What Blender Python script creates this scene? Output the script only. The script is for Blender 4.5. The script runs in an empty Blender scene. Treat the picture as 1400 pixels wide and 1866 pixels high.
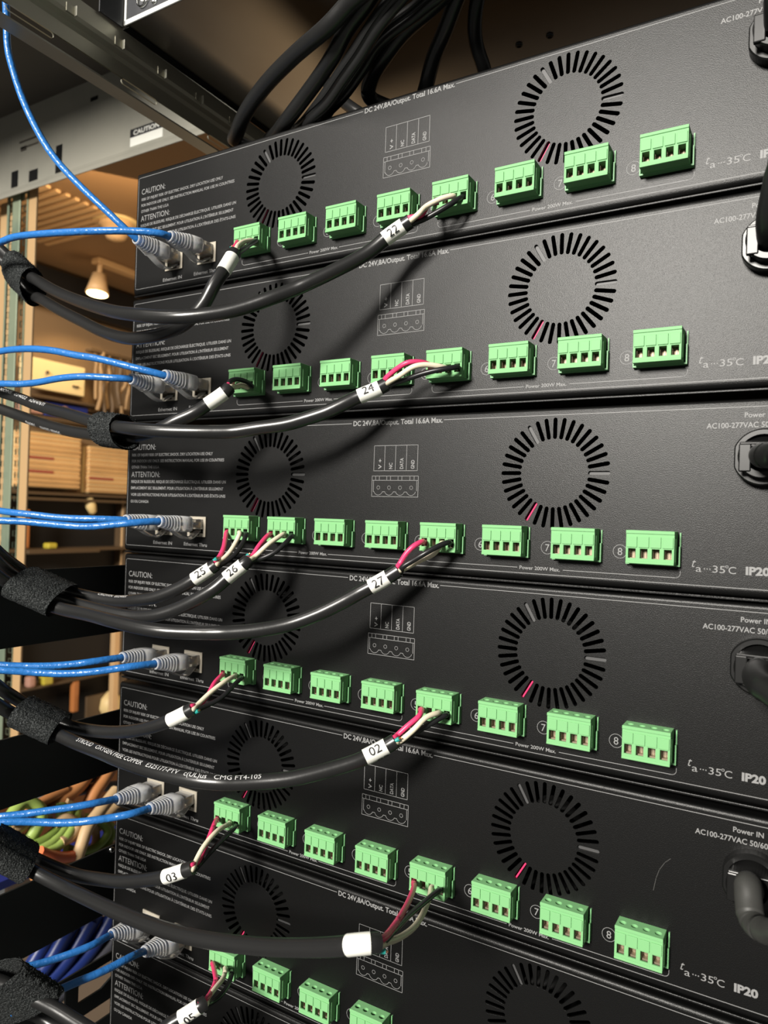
import bpy, bmesh, math, random
from mathutils import Vector, Matrix
random.seed(7)
PI = math.pi
S = 0.001                      # every number below is in millimetres
scene = bpy.context.scene
COL = scene.collection

# ------------------------------------------------------------------ camera
cam_d = bpy.data.cameras.new('camera')
cam = bpy.data.objects.new('camera', cam_d)
COL.objects.link(cam)
scene.camera = cam
cam.location = (0.415554, -0.348069, -0.232591)
cam.rotation_euler = (math.radians(90.258), math.radians(-1.875), math.radians(30.604))
cam_d.sensor_fit = 'HORIZONTAL'
cam_d.sensor_width = 36.0
cam_d.lens = 36.0 * 1328.68 / 1400
cam_d.clip_start = 0.005
cam_d.clip_end = 50
cam_d.dof.use_dof = True
cam_d.dof.focus_distance = 0.385
cam_d.dof.aperture_fstop = cam_d.lens / 1.9

# ------------------------------------------------------------------ world, lights, exposure
w = bpy.data.worlds.new('world')
scene.world = w
w.use_nodes = True
bg = w.node_tree.nodes['Background']
bg.inputs[0].default_value = (0.80, 0.78, 0.72, 1)
bg.inputs[1].default_value = 0.15
def area(name, loc, target, size, power, col, shape='DISK'):
    d = bpy.data.lights.new(name, 'AREA')
    d.shape = shape; d.size = size * S; d.energy = power; d.color = col
    o = bpy.data.objects.new(name, d); COL.objects.link(o)
    o.location = Vector(loc) * S
    o.rotation_euler = (Vector(target) - Vector(loc)).to_track_quat('-Z', 'Y').to_euler()
    return o
area('ceiling_lamp_near', (-80, -3000, 850), (280, 0, -420), 760, 228, (1.0, 0.955, 0.88))
area('second_area_light', (-500, -900, 900), (200, 0, -350), 260, 3, (1.0, 0.94, 0.86))  # weak second area light aimed at the units
area('room_fill', (-900, 700, 420), (-1600, 1200, -300), 400, 4, (1.0, 0.72, 0.42))  # unseen light added to brighten the room beyond
area('room_low_fill', (-900, 1500, -900), (-1500, 1300, 600), 600, 3, (1.0, 0.70, 0.40))  # another added light, out of view, lifting the room from below
scene.view_settings.view_transform = 'Standard'
scene.view_settings.look = 'None'
scene.view_settings.exposure = 0.0
scene.view_settings.gamma = 1.0
scene.view_settings.use_curve_mapping = False

# ------------------------------------------------------------------ materials
def mat(name, col, rough=0.5, metal=0.0, spec=0.5, bump=None, trans=0.0, emit=None, coat=0.0, ior=None, mottled=None):
    m = bpy.data.materials.new(name); m.use_nodes = True
    nt = m.node_tree; b = nt.nodes['Principled BSDF']
    b.inputs['Base Color'].default_value = (*col, 1)
    b.inputs['Roughness'].default_value = rough
    b.inputs['Metallic'].default_value = metal
    b.inputs['Specular IOR Level'].default_value = spec
    b.inputs['Transmission Weight'].default_value = trans
    b.inputs['Coat Weight'].default_value = coat
    if ior: b.inputs['IOR'].default_value = ior
    if emit:
        b.inputs['Emission Color'].default_value = (*emit[0], 1)
        b.inputs['Emission Strength'].default_value = emit[1]
    if bump or mottled:
        tc = nt.nodes.new('ShaderNodeTexCoord')
    if bump:
        for_scale, strength, dist = bump[:3]
        no = nt.nodes.new('ShaderNodeTexNoise'); no.inputs['Scale'].default_value = for_scale
        no.inputs['Detail'].default_value = 3
        bp = nt.nodes.new('ShaderNodeBump'); bp.inputs['Strength'].default_value = strength
        bp.inputs['Distance'].default_value = dist
        nt.links.new(tc.outputs['Object'], no.inputs['Vector'])
        nt.links.new(no.outputs['Fac'], bp.inputs['Height'])
        nt.links.new(bp.outputs['Normal'], b.inputs['Normal'])
    if mottled:                # (scale, second colour, low, high)
        n2 = nt.nodes.new('ShaderNodeTexNoise'); n2.inputs['Scale'].default_value = mottled[0]
        n2.inputs['Detail'].default_value = 4
        cr = nt.nodes.new('ShaderNodeValToRGB')
        cr.color_ramp.elements[0].position = mottled[2]; cr.color_ramp.elements[1].position = mottled[3]
        cr.color_ramp.elements[0].color = (*col, 1); cr.color_ramp.elements[1].color = (*mottled[1], 1)
        nt.links.new(tc.outputs['Object'], n2.inputs['Vector'])
        nt.links.new(n2.outputs['Fac'], cr.inputs['Fac'])
        nt.links.new(cr.outputs['Color'], b.inputs['Base Color'])
    return m
M = {}
M['panel'] = mat('powder_coated_black_steel', (0.0030, 0.0030, 0.0030), 0.385, 0, 0.31, bump=(2300, 0.5, 0.00018))
M['black_steel'] = mat('satin_black_steel', (0.012, 0.013, 0.014), 0.42, 0, 0.5)
M['frame_black'] = mat('painted_black_side_plate', (0.008, 0.010, 0.010), 0.55, 0, 0.4)
M['print'] = mat('grey_screen_print', (0.22, 0.22, 0.22), 0.55, 0, 0.4)
M['green'] = mat('green_polyamide', (0.185, 0.425, 0.185), 0.5, 0, 0.2, bump=(350, 0.10, 0.0004))
M['green_dark'] = mat('green_polyamide_header', (0.15, 0.36, 0.16), 0.5)
M['brass'] = mat('nickel_plated_clamp', (0.30, 0.24, 0.17), 0.5, 0.6)
M['cavity'] = mat('black_plastic_and_shade', (0.004, 0.004, 0.004), 0.8, 0, 0.2)
M['strut'] = mat('grey_fan_strut', (0.055, 0.055, 0.056), 0.5)
M['red_wire'] = mat('red_pvc', (0.70, 0.045, 0.15), 0.38, 0, 0.5)
M['white_wire'] = mat('cream_pvc', (0.74, 0.66, 0.50), 0.40, 0, 0.5)
M['black_wire'] = mat('black_pvc_core', (0.010, 0.010, 0.011), 0.36, 0, 0.5)
M['teal_wire'] = mat('teal_pvc', (0.02, 0.30, 0.27), 0.4)
M['copper'] = mat('bare_copper', (0.80, 0.36, 0.18), 0.35, 1.0)
M['jacket'] = mat('black_pvc_jacket', (0.014, 0.014, 0.014), 0.30, 0, 0.62, bump=(160, 0.12, 0.0006))
M['power_jacket'] = mat('matt_black_rubber_jacket', (0.010, 0.010, 0.010), 0.33, 0, 0.65, bump=(420, 0.12, 0.0004))
M['gloss_black'] = mat('glossy_black_nylon', (0.006, 0.006, 0.006), 0.33, 0, 0.40)
M['rubber'] = mat('grey_black_rubber_boot', (0.045, 0.045, 0.042), 0.5, 0, 0.4, mottled=(60, (0.028, 0.028, 0.026), 0.35, 0.7))
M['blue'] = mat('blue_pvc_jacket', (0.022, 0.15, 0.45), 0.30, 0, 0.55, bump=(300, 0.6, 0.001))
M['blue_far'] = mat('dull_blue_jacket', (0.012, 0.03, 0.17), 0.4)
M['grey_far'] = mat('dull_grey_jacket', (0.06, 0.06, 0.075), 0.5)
M['clear'] = mat('clear_polycarbonate', (1.0, 1.0, 0.99), 0.05, 0, 0.8, trans=0.64, ior=1.50, coat=0.5)
M['core'] = mat('blue_white_pairs', (0.42, 0.50, 0.66), 0.5, mottled=(420, (0.05, 0.12, 0.36), 0.42, 0.55))
M['shield'] = mat('tinned_jack_shield', (0.55, 0.50, 0.41), 0.42, 0.55)
M['gold'] = mat('gold_contacts', (0.70, 0.48, 0.20), 0.3, 1.0)
M['sleeve'] = mat('white_vinyl_sleeve', (0.80, 0.80, 0.74), 0.38, 0, 0.5)
M['ink'] = mat('black_ink', (0.012, 0.012, 0.014), 0.5)
M['white_ink'] = mat('white_ink', (0.55, 0.55, 0.55), 0.5)
M['blue_ink'] = mat('dark_ink_on_blue', (0.01, 0.03, 0.12), 0.5)
M['velcro'] = mat('black_loop_fabric', (0.010, 0.012, 0.012), 0.92, 0, 0.25, bump=(900, 1.0, 0.0014), mottled=(1300, (0.075, 0.08, 0.08), 0.46, 0.72))
M['sheet'] = mat('bare_steel_sheet', (0.30, 0.28, 0.25), 0.36, 1.0, mottled=(7, (0.24, 0.215, 0.185), 0.4, 0.7), bump=(5, 0.15, 0.004))
M['rail'] = mat('zinc_plated_rail', (0.50, 0.48, 0.385), 0.48, 0.75)
M['rail_pale'] = mat('pale_zinc_tab', (0.36, 0.35, 0.29), 0.4, 0.5)
M['white_frame'] = mat('white_enamelled_frame', (0.80, 0.82, 0.78), 0.3)
M['dark_face'] = mat('dark_grey_face', (0.025, 0.026, 0.030), 0.6, bump=(1200, 0.4, 0.0002))
M['chrome'] = mat('chrome', (0.8, 0.8, 0.78), 0.15, 1.0)
M['beam'] = mat('galvanised_beam', (0.40, 0.385, 0.325), 0.5, 0.3, mottled=(14, (0.34, 0.33, 0.28), 0.4, 0.65))
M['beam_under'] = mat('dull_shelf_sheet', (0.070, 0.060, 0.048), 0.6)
M['post'] = mat('pale_green_zinc_post', (0.25, 0.29, 0.20), 0.45, 0.35, mottled=(22, (0.17, 0.22, 0.16), 0.4, 0.65))
M['post_edge'] = mat('tan_post_edge', (0.42, 0.27, 0.13), 0.55)
M['ceiling'] = mat('warm_brown_ceiling', (0.30, 0.175, 0.08), 0.7)
M['wall'] = mat('brown_wall', (0.27, 0.17, 0.085), 0.7)
M['soffit'] = mat('black_soffit', (0.006, 0.005, 0.004), 0.6)
M['tan'] = mat('tan_painted_fixture', (0.62, 0.40, 0.20), 0.5)
M['bulb'] = mat('lit_lamp_face', (1, 0.9, 0.6), 0.5, emit=((1.0, 0.80, 0.38), 9.0))
M['board'] = mat('cream_board', (0.90, 0.72, 0.38), 0.5)
M['deep_blue'] = mat('deep_blue_box', (0.02, 0.035, 0.22), 0.45)
M['pinkish'] = mat('pink_brown_print', (0.50, 0.27, 0.20), 0.6)
M['plank'] = mat('pale_pine_plank', (0.72, 0.43, 0.18), 0.5, mottled=(6, (0.56, 0.33, 0.14), 0.4, 0.7))
M['plank_red'] = mat('rust_red_stripe', (0.35, 0.08, 0.05), 0.6)
M['shelf_wood'] = mat('dark_shelf_wood', (0.10, 0.062, 0.03), 0.6)
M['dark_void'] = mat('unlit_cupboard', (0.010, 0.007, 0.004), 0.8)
M['cream_cone'] = mat('cream_shade', (0.80, 0.60, 0.28), 0.5)
M['yellow'] = mat('yellow_plastic', (0.55, 0.45, 0.05), 0.5)
M['orange'] = mat('orange_brown', (0.50, 0.18, 0.05), 0.5)
M['cord_green'] = mat('green_cord', (0.20, 0.30, 0.055), 0.5)
M['cord_lime'] = mat('lime_cord', (0.32, 0.44, 0.10), 0.5)
M['cord_tan'] = mat('tan_cord', (0.50, 0.34, 0.18), 0.55)
M['cord_orange'] = mat('orange_cord', (0.48, 0.20, 0.07), 0.5)
M['cord_red'] = mat('red_orange_cord', (0.80, 0.16, 0.06), 0.4)
M['cord_grey'] = mat('grey_cord', (0.10, 0.10, 0.10), 0.5)
M['strap_dark'] = mat('brown_strap', (0.30, 0.19, 0.09), 0.6)
M['card'] = mat('pale_cardboard', (0.66, 0.47, 0.32), 0.7)
M['olive'] = mat('pale_olive_sheet', (0.42, 0.40, 0.29), 0.6)
M['scratch'] = mat('scuffed_paint', (0.05, 0.05, 0.047), 0.6)

# ------------------------------------------------------------------ helpers
def link(name, me, m=None, parent=None):
    if m is not None and not me.materials: me.materials.append(M[m] if isinstance(m, str) else m)
    o = bpy.data.objects.new(name, me); COL.objects.link(o)
    if parent is not None:
        o.parent = parent
        if parent.get('world_parts'): o.location = -parent.location
    return o
def tag(o, label=None, cat=None, group=None, kind=None):
    if label: o['label'] = label
    if cat: o['category'] = cat
    if group: o['group'] = group
    if kind: o['kind'] = kind
    return o
def empty(name, loc, world_parts=False):
    """An Empty at a thing's base; with world_parts its children are given in scene coordinates."""
    o = bpy.data.objects.new(name, None); COL.objects.link(o)
    o.location = Vector(loc) * S; o.empty_display_size = 0.01
    if world_parts: o['world_parts'] = 1
    return o
def copy_tree(o, parent=None):
    c = o.copy(); COL.objects.link(c); c.parent = parent
    for ch in list(o.children): copy_tree(ch, c)
    return c

class MB:
    def __init__(s): s.v = []; s.f = []; s.sm = []
    def add(s, vs, fs, smooth=False):
        n = len(s.v); s.v += [tuple(v) for v in vs]
        s.f += [tuple(i + n for i in f) for f in fs]; s.sm += [smooth] * len(fs)
        return s
    def box(s, x0, x1, y0, y1, z0, z1, b=0.0):
        if b <= 0:
            vs = [(x, y, z) for x in (x0, x1) for y in (y0, y1) for z in (z0, z1)]
            return s.add(vs, [(0,1,3,2),(4,6,7,5),(0,4,5,1),(2,3,7,6),(0,2,6,4),(1,5,7,3)])
        bm = bmesh.new(); bmesh.ops.create_cube(bm, size=1.0)
        for v in bm.verts:
            v.co = Vector(((x0+x1)/2 + v.co.x*(x1-x0), (y0+y1)/2 + v.co.y*(y1-y0), (z0+z1)/2 + v.co.z*(z1-z0)))
        bmesh.ops.bevel(bm, geom=bm.edges[:], offset=b, segments=2, profile=0.5, affect='EDGES')
        bm.verts.index_update()
        s.add([v.co[:] for v in bm.verts], [[v.index for v in f.verts] for f in bm.faces]); bm.free()
        return s
    def mesh(s, me, T=None):
        T = T or Matrix()
        return s.add([T @ v.co for v in me.vertices], [tuple(p.vertices) for p in me.polygons])
    def extrude(s, prof, axis, a0, a1, closed=True, smooth=False, caps=True):
        """prof in the two other axes, in order"""
        n = len(prof); i = 'xyz'.index(axis)
        def put(p, a):
            q = list(p); q.insert(i, a); return q
        vs = [put(p, a0) for p in prof] + [put(p, a1) for p in prof]
        fs = [(k, (k+1) % n, n + (k+1) % n, n + k) for k in range(n if closed else n - 1)]
        s.add(vs, fs, smooth)
        if caps and closed: s.add(vs, [tuple(range(n)), tuple(range(n, 2*n))])
        return s
    def sweep(s, pts, rad, seg=14, cap=True, ref=None, oval=1.0, smooth=True, jitter=0.0):
        fr = frames(pts, ref); vs = []; n = len(pts)
        for i, (p, t, a, b) in enumerate(fr):
            r = rad[i] if isinstance(rad, (list, tuple)) else rad
            for k in range(seg):
                th = 2*PI*k/seg; j = 1 + (random.random()-.5)*jitter
                vs.append(p + a*(r*j*math.cos(th)) + b*(r*j*oval*math.sin(th)))
        fs = [(i*seg+k, i*seg+(k+1) % seg, (i+1)*seg+(k+1) % seg, (i+1)*seg+k) for i in range(n-1) for k in range(seg)]
        s.add(vs, fs, smooth)
        if cap:
            s.add(vs[:seg], [tuple(range(seg))[::-1]]); s.add(vs[-seg:], [tuple(range(seg))])
        return s
    def lathe(s, prof, c, axis, seg=32, smooth=True):
        """prof: (distance along axis, radius)"""
        ax = Vector(axis).normalized(); up = Vector((0,0,1)) if abs(ax.z) < .9 else Vector((1,0,0))
        a = ax.cross(up).normalized(); b = ax.cross(a); c = Vector(c); vs = []
        for d, r in prof:
            for k in range(seg):
                th = 2*PI*k/seg; vs.append(c + ax*d + a*(r*math.cos(th)) + b*(r*math.sin(th)))
        fs = [(i*seg+k, i*seg+(k+1) % seg, (i+1)*seg+(k+1) % seg, (i+1)*seg+k) for i in range(len(prof)-1) for k in range(seg)]
        return s.add(vs, fs, smooth)
    def ribbon(s, pts, wd, y, closed=False):
        """flat printed line in the X-Z plane"""
        n = len(pts)
        for i in range(n if closed else n-1):
            a = Vector(pts[i]); b = Vector(pts[(i+1) % n]); d = (b-a)
            if d.length < 1e-6: continue
            d.normalize(); q = Vector((-d.y, d.x))*wd/2; a = a-d*wd/2; b = b+d*wd/2
            s.add([(p.x, y, p.y) for p in (a-q, b-q, b+q, a+q)], [(0,1,2,3)])
        return s
    def build(s, name, m, parent=None, data_only=False):
        me = bpy.data.meshes.new(name)
        me.from_pydata([tuple(c*S for c in v) for v in s.v], [], s.f)
        me.polygons.foreach_set('use_smooth', s.sm)
        bm = bmesh.new(); bm.from_mesh(me); bmesh.ops.recalc_face_normals(bm, faces=bm.faces); bm.to_mesh(me); bm.free()
        me.update(); me.materials.append(M[m])
        return me if data_only else link(name, me, None, parent)

def frames(pts, ref=None):
    pts = [Vector(p) for p in pts]; out = []; n = len(pts)
    ref = Vector(ref) if ref else Vector((0.45, -0.88, 0.1))
    for i, p in enumerate(pts):
        t = (pts[min(i+1, n-1)] - pts[max(i-1, 0)]).normalized()
        a = ref - t*ref.dot(t)
        if a.length < 0.2: a = Vector((1, 0, 0.3)) - t*Vector((1, 0, 0.3)).dot(t)
        a.normalize(); b = a.cross(t)
        out.append((p, t, a, b))
    return out
def smooth_path(pts, sub=8):
    """centripetal-like Catmull-Rom through the points"""
    P_ = [Vector(p) for p in pts]; n = len(P_)
    if n < 3: return [P_[0].lerp(P_[-1], k/sub) for k in range(sub+1)]
    P_ = [P_[0]*2 - P_[1]] + P_ + [P_[-1]*2 - P_[-2]]; out = []
    for i in range(1, n):
        p0, p1, p2, p3 = P_[i-1:i+3]
        d0, d1, d2 = ((p1-p0).length**.5 or 1, (p2-p1).length**.5 or 1, (p3-p2).length**.5 or 1)
        for k in range(sub):
            t = d0 + d1*k/sub; t0, t1, t2, t3 = 0, d0, d0+d1, d0+d1+d2
            A1 = p0*((t1-t)/(t1-t0)) + p1*((t-t0)/(t1-t0)); A2 = p1*((t2-t)/(t2-t1)) + p2*((t-t1)/(t2-t1)); A3 = p2*((t3-t)/(t3-t2)) + p3*((t-t2)/(t3-t2))
            B1 = A1*((t2-t)/(t2-t0)) + A2*((t-t0)/(t2-t0)); B2 = A2*((t3-t)/(t3-t1)) + A3*((t-t1)/(t3-t1))
            out.append(B1*((t2-t)/(t2-t1)) + B2*((t-t1)/(t2-t1)))
    out.append(P_[-2]); return out
def relax(pts, it=3):
    pts = [Vector(p) for p in pts]
    for _ in range(it):
        pts = [pts[0]] + [(pts[i-1] + pts[i]*2 + pts[i+1])/4 for i in range(1, len(pts)-1)] + [pts[-1]]
    return pts
def arc_lengths(pts):
    s = [0.0]
    for a, b in zip(pts, pts[1:]): s.append(s[-1] + (b-a).length)
    return s
def sub_path(pts, s0, s1):
    L = arc_lengths(pts)
    def pt(s):
        for i in range(len(L)-1):
            if L[i+1] >= s: return pts[i].lerp(pts[i+1], (s-L[i])/max(1e-9, L[i+1]-L[i]))
        return pts[-1].copy()
    n = max(3, int((s1-s0)/1.5)+2)
    return [pt(s0 + (s1-s0)*k/(n-1)) for k in range(n)]

def curve_plate(loops, thick, bevel=0.0):
    """flat plate in X-Y of the curve with holes, returned as a mesh (mm), extruded along Z (centred)"""
    cu = bpy.data.curves.new('outline', 'CURVE'); cu.dimensions = '2D'; cu.fill_mode = 'BOTH'
    cu.extrude = thick/2 - bevel; cu.bevel_depth = bevel; cu.bevel_resolution = 0; cu.offset = -bevel
    for lp in loops:
        sp = cu.splines.new('POLY'); sp.points.add(len(lp)-1)
        for q, p in zip(sp.points, lp): q.co = (p[0], p[1], 0, 1)
        sp.use_cyclic_u = True
    o = bpy.data.objects.new('outline', cu); COL.objects.link(o)
    dg = bpy.context.evaluated_depsgraph_get()
    me = bpy.data.meshes.new_from_object(o.evaluated_get(dg))
    bpy.data.objects.remove(o); bpy.data.curves.remove(cu)
    return me
FRONT = Matrix(((1,0,0,0),(0,0,-1,0),(0,1,0,0),(0,0,0,1)))     # curve X-Y -> scene X-Z, thickness along -Y
TOP = Matrix(((1,0,0,0),(0,1,0,0),(0,0,1,0),(0,0,0,1)))
def rect(x0, x1, z0, z1): return [(x0,z0),(x1,z0),(x1,z1),(x0,z1)]
def circ(cx, cz, r, n=20): return [(cx+r*math.cos(2*PI*k/n), cz+r*math.sin(2*PI*k/n)) for k in range(n)]
def stadium(cx, cz, ang, r0, r1, wd, n=6):
    out = []; h = wd/2; c, s = math.cos(ang), math.sin(ang)
    for k in range(n+1):
        t = -PI/2 + PI*k/n; out.append((r1-h+h*math.cos(t), h*math.sin(t)))
    for k in range(n+1):
        t = PI/2 + PI*k/n; out.append((r0+h+h*math.cos(t), h*math.sin(t)))
    return [(cx+x*c-y*s, cz+x*s+y*c) for x, y in out]
_T = {}
def text_verts(s, offset=0.0, res=3):
    key = (s, offset)
    if key not in _T:
        cu = bpy.data.curves.new('lettering', 'FONT'); cu.body = s; cu.size = 1.0; cu.offset = offset
        cu.resolution_u = res; cu.fill_mode = 'FRONT'
        o = bpy.data.objects.new('lettering', cu); COL.objects.link(o)
        dg = bpy.context.evaluated_depsgraph_get()
        me = bpy.data.meshes.new_from_object(o.evaluated_get(dg))
        vs = [v.co.copy() for v in me.vertices]; fs = [tuple(p.vertices) for p in me.polygons]
        bpy.data.objects.remove(o); bpy.data.curves.remove(cu); bpy.data.meshes.remove(me)
        x0 = min(v.x for v in vs); x1 = max(v.x for v in vs)
        _T[key] = ([((v.x-x0)/(x1-x0), v.y/0.70) for v in vs], fs)
    return _T[key]
def text_fine(s, offset=0.0):
    key = (s, offset, 'fine')
    if key not in _T:
        vs, fs = text_verts(s, offset); asp = 0.55*len(s)
        bm = bmesh.new(); bv = [bm.verts.new((u*asp, v, 0)) for u, v in vs]
        for f in fs:
            try: bm.faces.new([bv[i] for i in f])
            except ValueError: pass
        bmesh.ops.triangulate(bm, faces=bm.faces[:])
        for _ in range(2):
            ed = [e for e in bm.edges if e.calc_length() > 0.22]
            if ed: bmesh.ops.subdivide_edges(bm, edges=ed, cuts=1)
            bmesh.ops.triangulate(bm, faces=bm.faces[:])
        bm.verts.index_update()
        _T[key] = ([(v.co.x/asp, v.co.y) for v in bm.verts], [tuple(v.index for v in f.verts) for f in bm.faces]); bm.free()
    return _T[key]
def text_flat(mb, s, x, z, wd, h, y=-0.05, offset=0.0, rot=0, shear=0.0):
    vs, fs = text_verts(s, offset); c, sn = math.cos(rot), math.sin(rot)
    mb.add([(x+(u*wd+shear*v*h)*c-v*h*sn, y, z+(u*wd+shear*v*h)*sn+v*h*c) for u, v in vs], fs)
def text_on_tube(mb, s, path, s0, wd, h, r, a0=0.0, flip=False, offset=0.0):
    """lettering wrapped on a tube: along = arc length, height = round the tube"""
    vs, fs = text_fine(s, offset); L = arc_lengths(path); fr = frames(path); out = []
    for u, v in vs:
        if flip: u, v = 1-u, 1-v
        sa = s0 + u*wd
        i = 0
        while i < len(L)-2 and L[i+1] < sa: i += 1
        f = (sa-L[i])/max(1e-9, L[i+1]-L[i])
        p = fr[i][0].lerp(fr[i+1][0], f); a = fr[i][2].lerp(fr[i+1][2], f).normalized(); t = fr[i][1].lerp(fr[i+1][1], f).normalized()
        b = a.cross(t)                     # a x t
        th = a0 + (v-.5)*h/r
        out.append(p + (a*math.cos(th) + b*math.sin(th))*r)
    mb.add(out, fs)

# ------------------------------------------------------------------ the seven stacked units
DX = [0.0, -0.3, -0.7, 0.2, -0.3, -0.4, 0.2]
DZ = [0.0, -88.4, -178.6, -266.4, -356.3, -445.6, -532.0]
PLUG_X = [99.9, 135.0, 169.6, 204.0, 237.9, 273.0, 308.3, 343.0]
ORD = ['topmost', 'second', 'third', 'fourth', 'fifth', 'sixth', 'bottom']
UW = 440.0

def make_unit():
    root = empty('power_supply_unit', (0, 0, -86))
    def part(name, mb, m, par=None):
        o = mb.build(name, m, par or root)
        if par is None: o.location = (0, 0, 86*S)
        return o
    # sheet steel body: one bent profile swept along the width, open where the rear panel sits
    prof = [(0, -0.8)]
    for k in range(1, 7):
        t = PI/2*k/6; prof.append((2-2*math.cos(t), -0.8+2*math.sin(t)))
    prof += [(290, 1.2), (290, -84.3), (3, -84.3)]
    for k in range(1, 7):
        t = PI/2*k/6; prof.append((3-3*math.sin(t), -81.3-3*math.cos(t)))
    b = MB(); b.extrude(prof, 'x', 0, UW, closed=False, smooth=False)
    n = len(prof)
    for x in (0, UW): b.add([(x, y, z) for y, z in prof], [tuple(range(n))])
    b.sm = [i < n for i in range(len(b.f))]
    part('body', b, 'panel')
    # flat rear panel with the two rings of 36 cooling slots
    loops = [rect(0, UW, -81.3, -0.8)]
    for cx, cz in ((305.9, -30.7), (127.75, -31.2)):
        for k in range(36): loops.append(stadium(cx, cz, 2*PI*k/36, 16.7, 27.1, 1.85))
    loops.append(rect(32.2, 45.8, -71.0, -59.6)); loops.append(rect(62.2, 75.8, -71.0, -59.6))
    me = curve_plate(loops, 1.2, 0.09)
    b = MB(); b.mesh(me, Matrix.Translation((0, 0.6, 0)) @ FRONT)
    part('rear_panel', b, 'panel')
    b = MB(); b.box(-0.3, UW+.3, 0.3, 290, -85.7, -84.5, 0.35)
    part('bottom_cover', b, 'panel')
    # what shows behind the slots
    for cx, cz in ((305.9, -30.7), (127.75, -31.2)):
        fan = []
        for a in (0, 120):
            b = MB(); fan.append(b)
            t = math.radians(a); c, s = math.cos(t), math.sin(t)
            vs = [(cx+r*c-w_*s, y, cz+r*s+w_*c) for y in (1.35, 3.0) for r, w_ in ((14, -1.1), (28, -1.1), (28, 1.1), (14, 1.1))]
            b.add(vs, [(0,1,2,3),(4,5,6,7),(0,1,5,4),(1,2,6,5),(2,3,7,6),(3,0,4,7)])
        f = part('cooling_fan', fan[0], 'strut'); fan[1].build('fan_strut', 'strut', f)
        b = MB(); b.lathe([(6, 0.1), (6, 15), (18, 15)], (cx, 0, cz), (0, 1, 0), 24); b.lathe([(5, 28.5), (30, 28.5), (30, 31), (5, 31), (5, 28.5)], (cx, 0, cz), (0, 1, 0), 24)
        h = b.build('fan_housing', 'cavity', f)
        t = math.radians(240); c, s = math.cos(t), math.sin(t)
        b = MB(); b.sweep([(cx+r*c, 2.1, cz+r*s) for r in (13, 18, 23, 29)], 0.55, 8)
        o = b.build('fan_lead', 'red_wire', f)
    # two shielded network jacks
    for x0 in (31.0, 61.0):
        x1 = x0+16
        me = curve_plate([rect(x0, x1, -71.9, -58.8),
                          [(x0+2.1, -69.6), (x0+5.2, -69.6), (x0+5.2, -71.0), (x0+10.8, -71.0), (x0+10.8, -69.6), (x0+13.9, -69.6), (x0+13.9, -61.0), (x0+2.1, -61.0)]], 0.9, 0.12)
        b = MB(); b.mesh(me, Matrix.Translation((0, -0.5, 0)) @ FRONT)
        for q in ((x0+.6, x0+1.0), (x1-1.0, x1-.6)): b.box(q[0], q[1], 0, 14, -71.2, -59.4)
        b.box(x0+.6, x1-.6, 0, 14, -59.8, -59.4); b.box(x0+.6, x1-.6, 0, 14, -71.4, -71.0)
        j = part('network_jack', b, 'shield')
        b = MB(); b.box(x0+1.0, x1-1.0, 11, 14, -71, -60)
        for k in range(8): b.box(x0+3.9+k*1.1, x0+4.2+k*1.1, 2, 11, -62.0, -61.4)
        b.build('contact_block', 'cavity', j)
    # shallow header round each terminal plug
    for i, px in enumerate(PLUG_X):
        b = MB()
        b.box(px+21.5, px+22.1, -2.6, 0, -71.9, -63.7); b.box(px-1.3, px-.8, -2.6, 0, -71.9, -63.7)
        b.box(px-1.3, px+22.1, -2.6, 0, -72.6, -71.9); b.box(px+21.5, px+22.1, -1.0, 0, -63.7, -57.5)
        part('output_socket', b, 'green_dark')
    # power inlet
    def dshape(r, flat, n=48):
        return [(max(-flat, min(flat, r*math.cos(2*PI*k/n))), r*math.sin(2*PI*k/n)) for k in range(n)]
    b = MB(); sh = dshape(12.0, 11.2)
    def ring(bm, shape, prof, c):
        n = len(shape); vs = []
        for d, sc in prof: vs += [(c[0]+x*sc, c[1]-d, c[2]+z*sc) for x, z in shape]
        bm.add(vs, [(i*n+k, i*n+(k+1) % n, (i+1)*n+(k+1) % n, (i+1)*n+k) for i in range(len(prof)-1) for k in range(n)], False)
    ring(b, sh, [(0, 1.0), (5.5, 1.0), (6.2, .95), (6.2, .80), (1, .80)], (397.0, 0, -24.4))
    part('power_inlet', b, 'gloss_black')
    # ---- silk screen
    Y = -0.06
    b = MB(); W_ = 0.30; zt = -2.3; zb = -80.4
    b.ribbon([(187, zt), (2.6, zt)], W_, Y); b.ribbon([(245.6, zt), (437, zt)], W_, Y)
    b.ribbon([(1.2, zt-1.4), (1.2, zb+1.4)], W_, Y); b.ribbon([(2.6, zb), (437, zb)], W_, Y)
    for cx, cz, a0 in ((2.6, zt-1.4, 90), (2.6, zb+1.4, 180)):
        b.ribbon([(cx+1.4*math.cos(math.radians(a0+15*k)), cz+1.4*math.sin(math.radians(a0+15*k))) for k in range(7)], W_, Y)
    for x0, x1, g0, g1 in ((99.3, 225.0, 151.0, 173.6), (237.3, 365.0, 288.6, 312.0)):
        zb2 = -77.7; r = 2.0
        b.ribbon([(x0, -74.6), (x0, zb2+r)] + [(x0+r-r*math.cos(math.radians(15*k)), zb2+r-r*math.sin(math.radians(15*k))) for k in range(7)] + [(g0, zb2)], W_, Y)
        b.ribbon([(x1, -74.6), (x1, zb2+r)] + [(x1-r+r*math.cos(math.radians(15*k)), zb2+r-r*math.sin(math.radians(15*k))) for k in range(7)] + [(g1, zb2)], W_, Y)
    part('printed_border', b, 'print')
    b = MB(); text_flat(b, 'DC 24V,8A/Output. Total 16.6A Max.', 188.2, -3.7, 56.6, 2.75, Y, 0.022); part('output_rating_print', b, 'print')
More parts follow.
